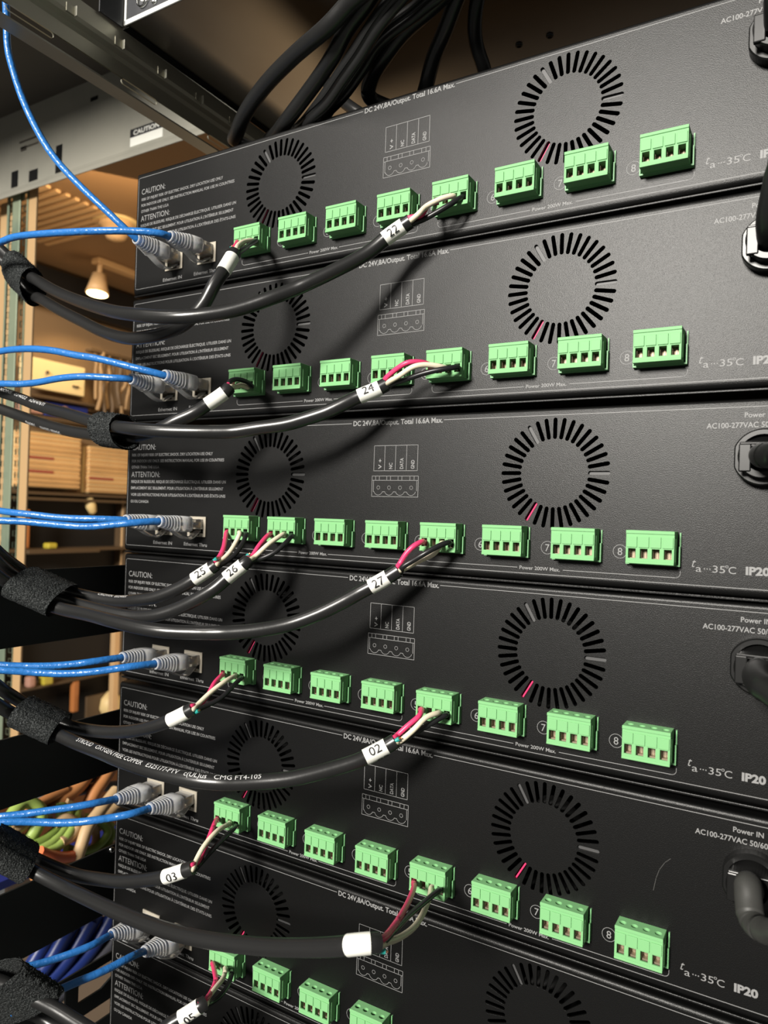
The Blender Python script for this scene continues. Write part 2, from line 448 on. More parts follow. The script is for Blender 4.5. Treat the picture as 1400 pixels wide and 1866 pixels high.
    for x in (152.3, 289.9):
        b = MB(); text_flat(b, 'Power 200W Max.', x, -78.5, 20.4, 1.75, Y, 0.015); part('power_rating_print', b, 'print')
    b = MB()
    text_flat(b, 'CAUTION:', 4.5, -14.3, 23, 3.8, Y)
    for z, wd, t in ((-18.7, 76, 'RISK OF INJURY RISK OF ELECTRIC SHOCK. DRY LOCATION USE ONLY'),
                     (-22.9, 86, 'FOR INDOOR USE ONLY. SEE INSTRUCTION MANUAL FOR USE IN COUNTRIES'), (-27.1, 27, 'OTHER THAN THE U.S.A')):
        text_flat(b, t, 4.5, z, wd, 1.9, Y, 0.012)
    text_flat(b, 'ATTENTION:', 4.5, -33.1, 28, 3.8, Y)
    for z, wd, t in ((-37.1, 88, 'RISQUE DE BLESSURE. RISQUE DE D\u00c9CHARGE \u00c9LECTRIQUE. UTILISER DANS UN'),
                     (-41.5, 86, "EMPLACEMENT SEC SEULEMENT. POUR UTILISATION \u00c0 L'INT\u00c9RIEUR SEULEMENT"),
                     (-46.1, 88, "VOIR LES INSTRUCTIONS POUR UTILISATION \u00c0 L'EXT\u00c9RIEUR DES \u00c9TATS-UNIS"), (-50.8, 18, 'OU DU CANADA')):
        text_flat(b, t, 4.5, z, wd, 1.9, Y, 0.012)
    part('caution_print', b, 'print')
    b = MB(); text_flat(b, 'Ethernet IN', 28.5, -78.4, 17.8, 2.2, Y, 0.012); text_flat(b, 'Ethernet Thru', 57.4, -78.2, 20.6, 2.2, Y, 0.012); part('ethernet_print', b, 'print')
    b = MB(); text_flat(b, 'Power IN', 389.0, -6.9, 11.7, 2.2, Y, 0.015); text_flat(b, 'AC100-277VAC 50/60Hz', 374.0, -11.2, 32, 2.3, Y, 0.015); part('inlet_print', b, 'print')
    b = MB()
    text_flat(b, 't', 369.2, -72.4, 1.5, 4.1, Y, 0.0, 0, 0.3); text_flat(b, 'a', 371.4, -74.4, 2.3, 3.2, Y)
    for k in range(3): b.add([(374.9+k*1.1+.28*math.cos(2*PI*j/8), Y, -72.9+.28*math.sin(2*PI*j/8)) for j in range(8)], [tuple(range(8))])
    text_flat(b, '35', 378.2, -74.3, 5.0, 3.1, Y); text_flat(b, '\u00b0', 383.2, -74.1, 1.3, 3.1, Y); text_flat(b, 'C', 384.5, -74.4, 3.0, 3.1, Y)
    text_flat(b, 'IP20', 391.2, -74.3, 9.2, 3.3, Y, 0.045)
    part('temperature_print', b, 'print')
    for i, px in enumerate(PLUG_X):
        b = MB(); cx = px-4.5; cz = -67.2
        b.ribbon(circ(cx, cz, 3.1, 28), 0.26, Y, True)
        text_flat(b, str(i+1), cx-1.05, cz-1.75, 2.1 if i else 1.2, 3.5, Y)
        part('outlet_number', b, 'print')
    # wiring diagram
    b = MB(); Lw = 0.24
    b.ribbon([(202.8, -29.3), (230.4, -29.3), (230.4, -15.3), (202.8, -15.3)], Lw, Y, True)
    for k in (1, 2, 3): b.ribbon([(202.8+6.9*k, -29.3), (202.8+6.9*k, -15.3)], Lw, Y)
    for k, (t, wd) in enumerate((('V +', 5.6), ('NC', 3.4), ('DATA', 6.0), ('GND', 4.8))):
        text_flat(b, t, 202.8+6.9*k+5.0, -28.3, wd, 2.1, Y, 0.02, PI/2)
    b.ribbon([(201.9, -43.6), (231.2, -43.6), (231.2, -32.2), (201.9, -32.2)], Lw, Y, True)
    b.ribbon([(201.9, -34.6), (231.2, -34.6)], Lw, Y)
    for x in (204.2, 206.6, 211.4, 213.8, 218.6, 221.0, 226.0, 228.6): b.ribbon([(x, -32.2), (x, -34.6)], Lw, Y)
    b.ribbon([(202.9, -34.6), (202.9, -41.0)], Lw, Y); b.ribbon([(230.3, -34.6), (230.3, -40.2)], Lw, Y)
    for k in range(4):
        cx = 206.1+6.95*k
        b.ribbon(circ(cx, -38.6, 0.95, 14), Lw, Y, True)
        b.ribbon([(cx+2.9*math.cos(math.radians(a)), -39.9+2.9*math.sin(math.radians(a))) for a in range(200, 341, 14)], Lw, Y)
        if k < 3: b.ribbon([(cx+2.72, -40.9), (cx+4.22, -40.9)], Lw, Y)
    b.ribbon([(202.9, -41.0), (203.3, -40.9)], Lw, Y)
    part('wiring_diagram', b, 'print')
    return root

unit0 = make_unit()
PLACE = ['under the bare steel sheet, its first output cabled with number 22', 'with the pair of cables numbered 24',
         'with cables 25, 26 and 27', 'just under the unit with cables 25 and 26', 'with cable 03 in its first outlet',
         'with cable 05 in its first outlet', 'cut off by the bottom edge']
UL = ['topmost black power supply of the stack, right below the bare steel sheet',
      'second black power supply from the top of the stack, its cables marked 24',
      'third black power supply from the top, with three cables on red, cream and black wires',
      'fourth black power supply from the top, in the middle of the stack',
      'fifth black power supply from the top, a curved scuff near its power lead',
      'sixth black power supply from the top, only four of its outlets in view',
      'lowest black power supply in view, cut off below its upper vent slots']
units = []
for i in range(7):
    u = unit0 if i == 0 else copy_tree(unit0)
    u.location = Vector((DX[i], 0, DZ[i]-86))*S
    tag(u, UL[i], 'power supply', 'black two-high power supplies stacked in the rack')
    units.append(u)
# hairline scuff on the fifth panel
b = MB(); sc = [(363.9,-0.1,-381.5), (361.6,-0.1,-383.8), (359.4,-0.1,-387.6), (358.1,-0.1,-391.7), (357.1,-0.1,-397.4)]
b.ribbon([(p[0], p[2]) for p in sc], 0.22, -0.08)
o = b.build('scuff_mark', 'scratch', units[4]); o.location = -units[4].location

# ------------------------------------------------------------------ green terminal plugs
def make_plug():
    root = empty('terminal_plug', (0, 0, 0))
    xs = [2.65+5.1*k for k in range(4)]
    b = MB()
    me = curve_plate([rect(0, 20.6, -13.9, -1.4)] + [rect(x-1.6, x+1.6, -12.5, -8.2) for x in xs], 1.0, 0.12)
    b.mesh(me, Matrix.Translation((0, -8.4, 0)) @ FRONT)
    me = curve_plate([rect(0, 20.6, -9.3, 0)] + [circ(x, -5.2, 1.45, 16) for x in xs], 1.5, 0.15)
    b.mesh(me, Matrix.Translation((0, 0, -0.75)) @ TOP)
    b.box(0, 20.6, -9.2, 0, -14.9, -13.8, 0.2)
    b.box(0, 0.8, -8, 0, -13.9, -1.4); b.box(19.8, 20.6, -8, 0, -13.9, -1.4)
    b.box(0.5, 20.1, -1.0, 0, -14, -1)
    for x in (5.2, 10.3, 15.4): b.box(x-.9, x+.9, -8.2, -1, -14, -1.4)
    b.box(0.5, 20.1, -8.2, -1, -8.15, -7.4)
    for x in xs: b.box(x-2.2, x+2.2, -9.4, -8.6, -7.6, -2.8, 0.14)
    b.box(20.5, 20.9, -6.8, -6.2, -13.5, -3.2, 0.1)
    b.build('plug_housing', 'green', root)
    for x in xs:
        b = MB(); b.box(x-1.75, x+1.75, -3.4, -3.0, -13.6, -8.3); b.box(x-1.75, x-1.35, -6.2, -3, -13.6, -8.3); b.box(x+1.35, x+1.75, -6.2, -3, -13.6, -8.3); b.box(x-1.75, x+1.75, -6.2, -3, -13.6, -12.4)
        b.box(x-0.35, x+0.35, -3.9, -3.4, -12.4, -8.6)
        b.build('wire_clamp', 'brass', root)
    b = MB()
    for x in xs: b.lathe([(0, 0.05), (0, 1.3), (-.6, 1.3)], (x, -5.2, -3.1), (0, 0, 1), 12)
    b.build('clamp_screws', 'brass', root)
    return root
proto = make_plug()
NUM = ['first', 'second', 'third', 'fourth', 'fifth', 'sixth', 'seventh', 'eighth']
UNAME = ['topmost', 'second', 'third', 'fourth', 'fifth', 'sixth']
CABLED = {(0,0): 'gripping a blank-sleeved cable', (0,4): 'gripping the cable marked 22', (1,0): 'gripping a plain-sleeved cable',
          (1,4): 'gripping the cable marked 24', (2,0): 'gripping the cable marked 25', (2,1): 'gripping the cable marked 26', (2,4): 'gripping the cable marked 27',
          (3,0): 'gripping a crease-sleeved cable', (3,4): 'gripping the cable marked 02', (4,0): 'gripping the cable marked 03',
          (4,4): 'gripping the bulging cable', (5,0): 'gripping the cable marked 05'}
first = True
for i in range(6):
    for k in range(8):
        if i == 5 and k > 3: continue
        o = proto if first else copy_tree(proto); first = False
        o.location = Vector((PLUG_X[k]+DX[i], 0, -57.0+DZ[i]))*S
        st = CABLED.get((i, k), 'openings empty')
        tag(o, 'green plug, %s outlet of %s unit from top, %s' % (NUM[k], UNAME[i], st), 'terminal plug', 'green four-way terminal plugs on the power supplies')

# ------------------------------------------------------------------ black speaker-type cables
def pole(u, k, j):             # centre of opening j (0-3) of plug k on unit u
    return Vector((PLUG_X[k]+DX[u]+2.65+5.1*j, -4.5, -67.4+DZ[u]))
def cable(path, u, k, label, wires, mark=None, mark_off=(4.0, 12.0), r=3.75, prints=(), teal=None, seed=0, rot=0.15, second=False):
    raw = path; sm = relax(smooth_path(path, 9), 4)
    end = sm[-1]
    root = empty('speaker_cable', end, True)
    tag(root, label, 'cable', 'black four-core cables into the green plugs')
    L = arc_lengths(sm)[-1]
    b = MB(); rad = [r]*len(sm)
    b.sweep(sm, rad, 30); b.build('jacket', 'jacket', root)
    sp = sub_path(sm, L-mark_off[0]-mark_off[1], L-mark_off[0])
    b = MB(); b.sweep(sp, r+0.30, 40)
    sl = b.build('marker_sleeve', 'sleeve', root)
    if mark:
        b = MB(); h = 4.4
        text_on_tube(b, mark, sm, L-mark_off[0]-mark_off[1]/2-2.9, 6.2, h, r+0.62, rot)
        if second: text_on_tube(b, mark, sm, L-mark_off[0]-mark_off[1]/2-1.0, 6.2, h, r+0.62, rot-1.75)
        o = b.build('handwritten_number', 'ink', sl); o.location = (0, 0, 0)
    for t, s0, wd, h, a0, flip in prints:
        b = MB(); text_on_tube(b, t, sm, s0, wd, h, r+0.10, a0, flip); b.build('jacket_print', 'white_ink', root)
    cols = {'r': ('red_wire', 'red_core', 0), 'w': ('white_wire', 'cream_core', 2), 'b': ('black_wire', 'black_core', 3)}
    fr = frames(sm)[-1]
    offs = {'r': (0.6, 1.6), 'w': (1.5, -0.6), 'b': (-0.8, -1.5)}
    for c, mids in wires.items():
        m_, nm, j = cols[c]; oa = offs[c]
        st = end + fr[2]*oa[0] + fr[3]*oa[1]
        pe = pole(u, k, j); q = [st - fr[1]*4, st]
        q += [Vector(m) for m in mids] + [pe + Vector((-.4, -3.2, 0)), pe]
        b = MB(); b.sweep(relax(smooth_path(q, 7), 2), 1.4, 12); b.build(nm, m_, root)
        b = MB(); b.sweep([pe + Vector((0, -.3, .4)), pe + Vector((0, 1.2, .4))], .8, 8); b.build('copper_strands', 'copper', root)
    if teal:
        st = end + fr[2]*teal[0] + fr[3]*teal[1]
        b = MB(); b.sweep([st - fr[1]*3, st + fr[1]*1.0, st + fr[1]*2.6 + fr[2]*.5], 1.1, 10); b.build('teal_core_stub', 'teal_wire', root)
        b = MB(); b.sweep([st + fr[1]*2.4 + fr[2]*.5, st + fr[1]*3.6 + fr[2]*1.0], .45, 8); b.build('copper_stub', 'copper', root)
    return root, sm

CABLES = {}
CABLES['a1'] = cable([(-113.6,-46.0,-43.2), (-92.3,-42.0,-57.2), (-79.6,-38.0,-69.6), (-65.8,-36.0,-84.1), (-48.8,-38.0,-91.0), (-24.8,-41.0,-101.8), (6.9,-46.0,-114.5), (37.8,-52.0,-126.4), (64.2,-56.0,-133.2), (81.4,-58.0,-134.3), (96.1,-58.0,-133.6), (112.3,-60.0,-131.1), (122.9,-62.0,-127.0), (128.6,-61.0,-121.5), (133.8,-59.0,-111.2), (135.8,-54.0,-102.2), (135.5,-46.0,-90.0)],
      0, 0, 'black cable with blank white sleeve into the first plug of the topmost unit',
      {'r': [(126.9,-36.0,-81.3), (115.2,-22.0,-72.8)], 'w': [(130.4,-38.0,-82.6), (124.4,-26.0,-75.3), (121.8,-16.0,-70.8)], 'b': [(134.2,-38.0,-85.6), (127.8,-26.0,-78.1), (124.0,-16.0,-71.5)]}, teal=(-0.2, 2.9))
CABLES['a2'] = cable([(-100.1,-52.0,-41.6), (-80.1,-48.0,-55.9), (-61.0,-45.0,-71.6), (-39.9,-46.0,-82.4), (-18.9,-50.0,-91.8), (11.2,-58.0,-103.1), (46.7,-68.0,-115.1), (77.6,-76.0,-124.3), (101.5,-80.0,-129.5), (111.3,-80.0,-131.3), (126.7,-78.0,-132.9), (138.5,-73.0,-132.1), (149.2,-67.0,-130.0), (159.4,-61.0,-126.6), (169.9,-55.0,-122.0), (179.6,-48.0,-116.7), (185.4,-45.0,-113.7), (196.2,-38.0,-106.9), (211.1,-28.0,-96.2), (221.3,-24.0,-87.6), (232.7,-22.0,-81.2)],
      0, 4, 'long black cable marked 22 into the fifth plug of the topmost unit',
      {'r': [(237.9,-20.0,-78.3), (238.8,-15.0,-71.5)], 'w': [(238.4,-24.0,-79.3), (240.6,-20.0,-74.3), (247.8,-16.0,-69.9), (251.7,-12.0,-68.0)], 'b': [(237.5,-18.0,-80.0), (242.9,-17.0,-77.8), (251.9,-14.0,-72.7)]}, mark='22', rot=-0.15)
CABLES['b1'] = cable([(-103.0,-50.0,-161.1), (-79.4,-46.0,-166.7), (-60.5,-44.0,-171.8), (-38.7,-44.0,-177.2), (-3.1,-48.0,-184.3), (25.7,-52.0,-188.1), (52.1,-56.0,-190.6), (73.0,-57.0,-191.3), (83.0,-57.0,-190.3), (96.1,-56.0,-186.5), (103.0,-54.0,-183.1), (113.0,-49.0,-177.9), (117.4,-45.0,-173.4), (126.5,-40.0,-165.7), (127.4,-38.0,-163.2)],
      1, 0, 'black cable with a plain sleeve into the first plug of the second unit down',
      {'r': [(121.1,-30.0,-158.3), (111.7,-18.0,-154.6)], 'w': [(124.2,-30.0,-161.4), (123.3,-24.0,-159.0), (121.8,-16.0,-158.9)], 'b': [(125.0,-36.0,-159.9), (124.8,-30.0,-156.7), (126.1,-22.0,-156.9), (123.9,-15.0,-158.2)]},
      prints=(('14AWG', 58, 11, 2.6, -0.9, True), ('SPEAKER  CROWN', 76, 26, 2.2, -0.95, True), ('TYPE  CM', 142, 14, 2.0, -0.6, False)))
CABLES['b2'] = cable([(-93.4,-54.0,-149.8), (-73.5,-50.0,-155.7), (-54.9,-48.0,-160.6), (-33.4,-48.0,-166.9), (1.9,-52.0,-174.1), (33.1,-58.0,-180.6), (64.3,-66.0,-186.0), (80.4,-70.0,-188.3), (103.3,-68.0,-190.3), (124.7,-60.0,-190.6), (136.2,-54.0,-190.3), (144.0,-50.0,-189.8), (156.6,-46.0,-187.9), (171.9,-40.0,-185.4), (181.5,-36.0,-182.3), (191.4,-33.0,-179.1), (200.7,-29.0,-174.3), (206.2,-26.0,-171.0), (216.2,-22.0,-166.5), (220.6,-20.0,-163.9)],
      1, 4, 'long black cable marked 24 into the fifth plug of the second unit down',
      {'r': [(220.7,-22.0,-161.7), (227.0,-23.0,-157.7), (234.3,-23.0,-154.3), (239.1,-19.0,-153.6), (241.8,-13.0,-154.1)], 'w': [(224.2,-24.0,-163.7), (231.8,-26.0,-161.2), (239.5,-26.0,-157.3), (245.2,-22.0,-156.0), (250.9,-16.0,-156.5)], 'b': [(224.1,-22.0,-164.7), (234.1,-22.0,-162.3), (244.2,-21.0,-159.7), (253.1,-18.0,-157.9), (257.7,-13.0,-156.4)]}, mark='24', rot=0.25,
      prints=(('XONE  024022   n24/476TI', 24, 52, 2.5, 0.45, False),))
CABLES['c1'] = cable([(-8.5,-100.0,-249.8), (-5.3,-88.0,-263.5), (-4.9,-76.0,-272.6), (1.3,-64.0,-282.4), (16.2,-56.0,-286.6), (29.9,-52.0,-288.8), (54.2,-50.0,-289.9), (71.5,-50.0,-287.7), (85.8,-48.0,-284.7), (101.8,-44.0,-277.6), (108.3,-42.0,-273.4), (118.1,-37.0,-265.8), (120.4,-36.0,-263.8)],
      2, 0, 'black cable marked 25 into the first plug of the third unit down',
      {'r': [(116.3,-30.0,-260.4), (113.9,-24.0,-255.6), (106.1,-14.0,-249.5)], 'w': [(118.6,-31.0,-262.5), (118.8,-24.0,-257.6), (117.3,-17.0,-251.6), (116.5,-13.0,-246.7)], 'b': [(121.6,-31.0,-263.3), (123.1,-24.0,-258.6), (122.5,-17.0,-252.3), (121.3,-13.0,-247.5)]}, mark='25', teal=(0.6, 2.4), rot=0.2,
      prints=(('CROWN  E024022', 92, 26, 2.0, 1.0, False),))
CABLES['c2'] = cable([(-1.3,-104.0,-254.9), (1.5,-92.0,-268.9), (1.6,-80.0,-278.3), (10.4,-70.0,-287.3), (24.9,-64.0,-290.9), (42.8,-62.0,-293.1), (66.7,-60.0,-295.3), (81.2,-58.0,-295.6), (95.1,-56.0,-293.5), (107.0,-53.0,-289.3), (118.9,-50.0,-283.2), (129.7,-46.0,-275.9), (135.0,-42.0,-269.7), (143.2,-38.0,-262.0), (144.1,-36.0,-260.2)],
      2, 1, 'black cable marked 26 into the second plug of the third unit down',
      {'r': [(140.9,-30.0,-259.0), (140.8,-24.0,-252.9), (139.5,-15.0,-247.1)], 'w': [(145.0,-32.0,-258.4), (148.8,-25.0,-251.2), (150.4,-14.0,-245.6)], 'b': [(145.8,-30.0,-260.0), (153.3,-25.0,-255.7), (156.6,-19.0,-250.0), (155.7,-13.0,-246.4)]}, mark='26', teal=(-0.6, 2.4), rot=0.2)
CABLES['c3'] = cable([(13.0,-112.0,-264.3), (14.9,-100.0,-275.3), (17.4,-90.0,-282.4), (28.2,-82.0,-290.1), (41.4,-78.0,-293.1), (64.3,-78.0,-294.0), (91.2,-80.0,-295.4), (119.6,-78.0,-297.0), (139.6,-70.0,-296.9), (152.3,-66.0,-296.0), (159.5,-62.0,-295.4), (169.7,-56.0,-293.9), (182.6,-48.0,-290.6), (196.1,-41.0,-284.6), (209.1,-34.0,-276.7), (215.5,-30.0,-272.2), (225.7,-26.0,-265.8), (233.1,-23.0,-260.4)],
      2, 4, 'long black cable marked 27 into the fifth plug of the third unit down',
      {'r': [(233.1,-22.0,-257.1), (236.2,-21.0,-251.6), (239.7,-19.0,-247.5), (241.5,-14.0,-245.5)], 'w': [(234.5,-18.0,-259.4), (242.1,-17.0,-255.0), (248.8,-15.0,-251.3), (250.9,-12.0,-247.1)], 'b': [(235.6,-24.0,-258.8), (240.3,-23.0,-255.5), (247.1,-22.0,-251.2), (252.1,-18.0,-247.5), (255.7,-13.0,-245.2)]}, mark='27', mark_off=(6.5, 10.5), rot=0.05)
CABLES['d1'] = cable([(0.4,-104.0,-328.7), (5.8,-92.0,-341.5), (5.8,-80.0,-351.0), (10.5,-68.0,-361.4), (20.9,-62.0,-366.1), (32.8,-58.0,-368.3), (56.8,-56.0,-366.8), (82.1,-56.0,-361.3), (103.0,-55.0,-353.5), (115.1,-52.0,-346.9), (119.7,-50.0,-343.8)],
      3, 0, 'black cable with a creased sleeve into the first plug of the fourth unit down',
      {'r': [(116.3,-42.0,-344.1), (114.2,-33.0,-340.6), (111.1,-25.0,-335.8), (106.7,-14.0,-333.4)], 'w': [(119.0,-46.0,-342.6), (119.9,-36.0,-336.9), (121.0,-26.0,-332.6), (118.2,-15.0,-332.0)], 'b': [(121.8,-42.0,-343.6), (124.9,-33.0,-340.2), (125.2,-24.0,-335.2), (121.7,-14.0,-333.3)]}, teal=(0.2, -2.6))
CABLES['d2'] = cable([(14.8,-112.0,-337.7), (19.2,-100.0,-348.6), (21.6,-90.0,-356.1), (31.2,-82.0,-361.6), (41.2,-79.0,-365.0), (58.1,-79.0,-366.9), (86.2,-82.0,-366.9), (99.7,-84.0,-366.9), (131.8,-86.0,-366.4), (156.9,-84.0,-365.8), (168.7,-80.0,-365.6), (175.3,-76.0,-365.6), (184.7,-70.0,-364.8), (197.4,-63.0,-362.9), (205.2,-58.0,-360.8), (215.2,-51.0,-357.5), (225.0,-44.0,-353.7), (228.4,-41.0,-351.7), (236.6,-35.0,-346.3), (240.0,-33.0,-343.7)],
      3, 4, 'long black cable marked 02 into the fifth plug of the fourth unit down',
      {'r': [(239.2,-30.0,-341.9), (243.3,-27.0,-337.2), (247.0,-22.0,-332.8), (244.3,-14.0,-331.6)], 'w': [(241.4,-32.0,-344.3), (247.8,-29.0,-337.9), (251.5,-23.0,-332.4), (254.5,-15.0,-331.4)], 'b': [(240.5,-26.0,-345.4), (246.2,-24.0,-340.7), (251.1,-20.0,-337.2), (255.2,-15.0,-334.0), (257.1,-12.0,-332.7)]}, mark='02', mark_off=(5.0, 12.0), teal=(1.8, 0.2), rot=0.45, second=True,
      prints=(('KER  14', 27, 12, 2.6, 0.7, False), ('STROUD   OXYGEN FREE COPPER   E325177-PYV   c(UL)us   CMG FT4-105', 76, 128, 2.7, 1.0, False),))
CABLES['e1'] = cable([(1.1,-101.0,-423.2), (10.9,-92.0,-427.8), (10.5,-84.0,-436.1), (15.8,-76.0,-443.6), (32.4,-68.0,-450.1), (45.4,-64.0,-452.0), (60.4,-62.0,-450.5), (75.7,-61.0,-447.9), (90.9,-60.0,-443.7), (109.7,-59.0,-437.0), (121.5,-56.0,-431.6), (127.7,-54.0,-428.6)],
      4, 0, 'black cable marked 03 into the first plug of the fifth unit down',
      {'r': [(123.8,-46.0,-429.2), (118.0,-33.0,-424.1), (113.1,-24.0,-420.9), (106.2,-14.0,-421.7)], 'w': [(125.6,-50.0,-427.1), (124.3,-43.0,-422.2), (122.2,-30.0,-418.4), (118.3,-16.0,-420.4)], 'b': [(123.4,-45.0,-431.8), (125.0,-37.0,-426.5), (125.0,-26.0,-422.6), (121.8,-15.0,-422.2)]}, mark='03', mark_off=(5.5, 13.0), rot=0.0)
CABLES['e2'] = cable([(16.5,-110.0,-421.7), (24.0,-100.0,-428.8), (25.8,-92.0,-437.3), (38.6,-86.0,-443.7), (61.0,-84.0,-446.2), (73.2,-85.0,-445.6), (108.5,-88.0,-443.4), (142.0,-92.0,-438.9), (171.0,-95.0,-433.2), (197.0,-97.0,-426.6), (221.4,-100.0,-418.6), (240.7,-103.0,-410.9), (257.2,-106.0,-403.6), (264.4,-107.0,-400.1), (271.1,-104.0,-398.7), (273.3,-101.0,-399.3)],
      4, 4, 'thick looking black cable with a wide blank sleeve, bulging nearest the viewer',
      {'r': [(269.0,-84.0,-404.0), (261.9,-62.0,-409.8), (253.2,-38.0,-416.1), (245.3,-18.0,-420.2)], 'w': [(269.1,-88.0,-407.0), (266.2,-70.0,-414.3), (263.0,-50.0,-419.7), (259.3,-34.0,-421.3), (253.4,-16.0,-422.9)], 'b': [(267.9,-80.0,-406.7), (261.8,-56.0,-413.3), (259.3,-36.0,-417.0), (258.7,-17.0,-418.7)]}, mark_off=(3.6, 9.0), teal=(1.2, -2.4))
CABLES['f1'] = cable([(18.7,-108.0,-514.7), (26.1,-98.0,-519.7), (29.2,-90.0,-523.1), (35.7,-84.0,-525.3), (43.2,-80.0,-529.2), (64.5,-76.0,-534.6), (96.0,-72.0,-530.2), (116.7,-68.0,-517.0), (124.9,-64.0,-509.2), (129.6,-60.0,-505.9), (137.7,-55.0,-499.5), (138.5,-53.0,-499.1)],
      5, 0, 'black cable marked 05 into the first plug of the sixth unit down',
      {'r': [(131.3,-40.0,-502.3), (124.8,-30.0,-504.1), (114.5,-20.0,-507.4), (106.6,-13.0,-509.5)], 'w': [(135.7,-48.0,-500.6), (131.9,-38.0,-501.6), (127.0,-26.0,-503.8), (118.6,-15.0,-507.0)], 'b': [(135.4,-45.0,-504.7), (135.0,-38.0,-505.4), (132.3,-28.0,-505.3), (123.8,-15.0,-507.5)]}, mark='05', mark_off=(3.0, 12.0), rot=-0.35)
# the one that only runs along the lower left and leaves the frame
f0_path = relax(smooth_path([(31.0,-116.0,-489.3), (40.8,-108.0,-493.1), (49.6,-104.0,-496.6), (58.2,-100.0,-499.5), (74.3,-97.0,-501.7), (87.1,-95.0,-504.1), (115.0,-92.0,-507.5), (148.5,-90.0,-507.5)], 8), 3)
CABLES['f0'] = (None, f0_path)
b = MB(); b.sweep(f0_path, 3.75, 18)
tag(b.build('speaker_cable', 'jacket'), 'black cable leaving the lowest fabric wrap down the bottom edge', 'cable', 'black four-core cables into the green plugs')

# ------------------------------------------------------------------ hook-and-loop wraps
def wrap(names, xc, length, label, twist=2.0, pad=1.2):
    """A fabric band round the named cables, centred where they pass the point xc."""
    n = 26; cols = []
    def cut(sm, f):                      # first point along a cable where f changes sign
        for a, c in zip(sm, sm[1:]):
            fa, fc = f(a), f(c)
            if fa*fc <= 0 and fa != fc: return a.lerp(c, fa/(fa-fc)), (c-a).normalized()
        return None
    def nearest(sm):
        i = min(range(1, len(sm)-1), key=lambda k: (sm[k]-Vector(xc)).length)
        return sm[i], (sm[i+1]-sm[i-1]).normalized()
    at_x = [nearest(CABLES[nm][1]) for nm in names]
    mid = sum((q[0] for q in at_x), Vector())/len(at_x); t = sum((q[1] for q in at_x), Vector()).normalized()
    for i in range(n+1):
        d = length*(i/n-.5)
        row = []
        for nm in names:
            near = [p for p in CABLES[nm][1] if (p-mid).length < length+25]
            q = cut(near, lambda p: (p-mid).dot(t)-d)
            if q: row.append(q[0])
        cols.append(row if row else cols[-1])
    cen = [sum(r_, Vector())/len(r_) for r_ in cols]
    c0, c1 = cen[0], cen[-1]; t = (c1-c0).normalized()
    ref = cols[n//2][0] - cols[n//2][-1]; ref = (ref - t*ref.dot(t)).normalized(); bb = ref.cross(t)
    pts = [c0.lerp(c1, k/n) for k in range(n+1)]
    ea = max(abs((q-p).dot(ref)) for p, r_ in zip(pts, cols) for q in r_) + 3.75 + pad
    eb = max(abs((q-p).dot(bb)) for p, r_ in zip(pts, cols) for q in r_) + 3.75 + pad
    ea = max(ea, 11.0); eb = max(eb, 9.0)
    ra, oval = ea, eb/ea
    root = empty('cable_wrap', c0, True); tag(root, label, 'cable tie', 'black fuzzy wraps round the cable bundles')
    b = MB(); b.sweep(pts, [ra]*(n+1), 60, cap=False, oval=oval, jitter=0.06, ref=ref)
    b.sweep([c0.lerp(c1, .03), c0.lerp(c1, .97)], ra-1.1, 40, cap=False, oval=(eb-1.1)/(ea-1.1), ref=ref)
    for q, e in ((c0, .03), (c1, .97)):
        b.sweep([q, c0.lerp(c1, e)], [ra*.985, ra-1.1], 40, cap=False, oval=oval, ref=ref)
    b.build('loop_band', 'velcro', root)
    fr = frames(pts, ref); vs = []; fs = []; m_ = 20
    for i, (p, t_, a, b2) in enumerate(fr):
        for k in range(m_+1):
            th = twist + 2.0*k/m_; j = 1+(random.random()-.5)*.03
            rr_ = (1.07 if 0 < k < m_ else .99)*j
            vs.append(p + (a*ra*math.cos(th) + b2*eb*math.sin(th))*rr_)
    fs = [(i*(m_+1)+k, i*(m_+1)+k+1, (i+1)*(m_+1)+k+1, (i+1)*(m_+1)+k) for i in range(n) for k in range(m_)]
    b = MB(); b.add(vs, fs, True); b.build('overlapping_tail', 'velcro', root)
    # short stray loops of the fabric
    b = MB()
    for _ in range(900):
        f = random.random(); th = random.random()*2*PI; p, t_, a, b2 = fr[min(n, int(f*n))]
        d = a*math.cos(th) + b2*oval*math.sin(th); q = p.lerp(fr[min(n, int(f*n)+1)][0], f*n-int(f*n)) + d*ra*1.03
        w_ = t_*random.uniform(-.7, .7) + d.cross(t_)*random.uniform(-.7, .7)
        b.add([q - w_*.5, q + w_*.5, q + w_*.3 + d*random.uniform(.3, .9)], [(0, 1, 2)])
    tag(b.build('stray_loops', 'velcro', root), kind='stuff')
wrap(['a2', 'a1'], (-62.3,-44.0,-75.0), 25, 'black fuzzy wrap round the two uppermost cables, beside the green steel post')
wrap(['b2', 'b1'], (59.4,-62.0,-188.3), 25, 'black fuzzy wrap round the cables in front of the stacked slatted crates', 3.0)
wrap(['c1', 'c2', 'c3'], (12.0,-70.0,-287.2), 27, 'black fuzzy wrap holding three cables below the two level blue leads')
wrap(['d1', 'd2'], (22.3,-76.0,-361.0), 25, 'black fuzzy wrap on the pair of cables with white lettering')
wrap(['e1', 'e2'], (15.6,-90.0,-433.8), 24, 'black fuzzy wrap in front of the tangle of coloured cords')
wrap(['f0', 'f1'], (31.8,-96.0,-511.3), 26, 'black fuzzy wrap in front of the dark blue cable bundle')

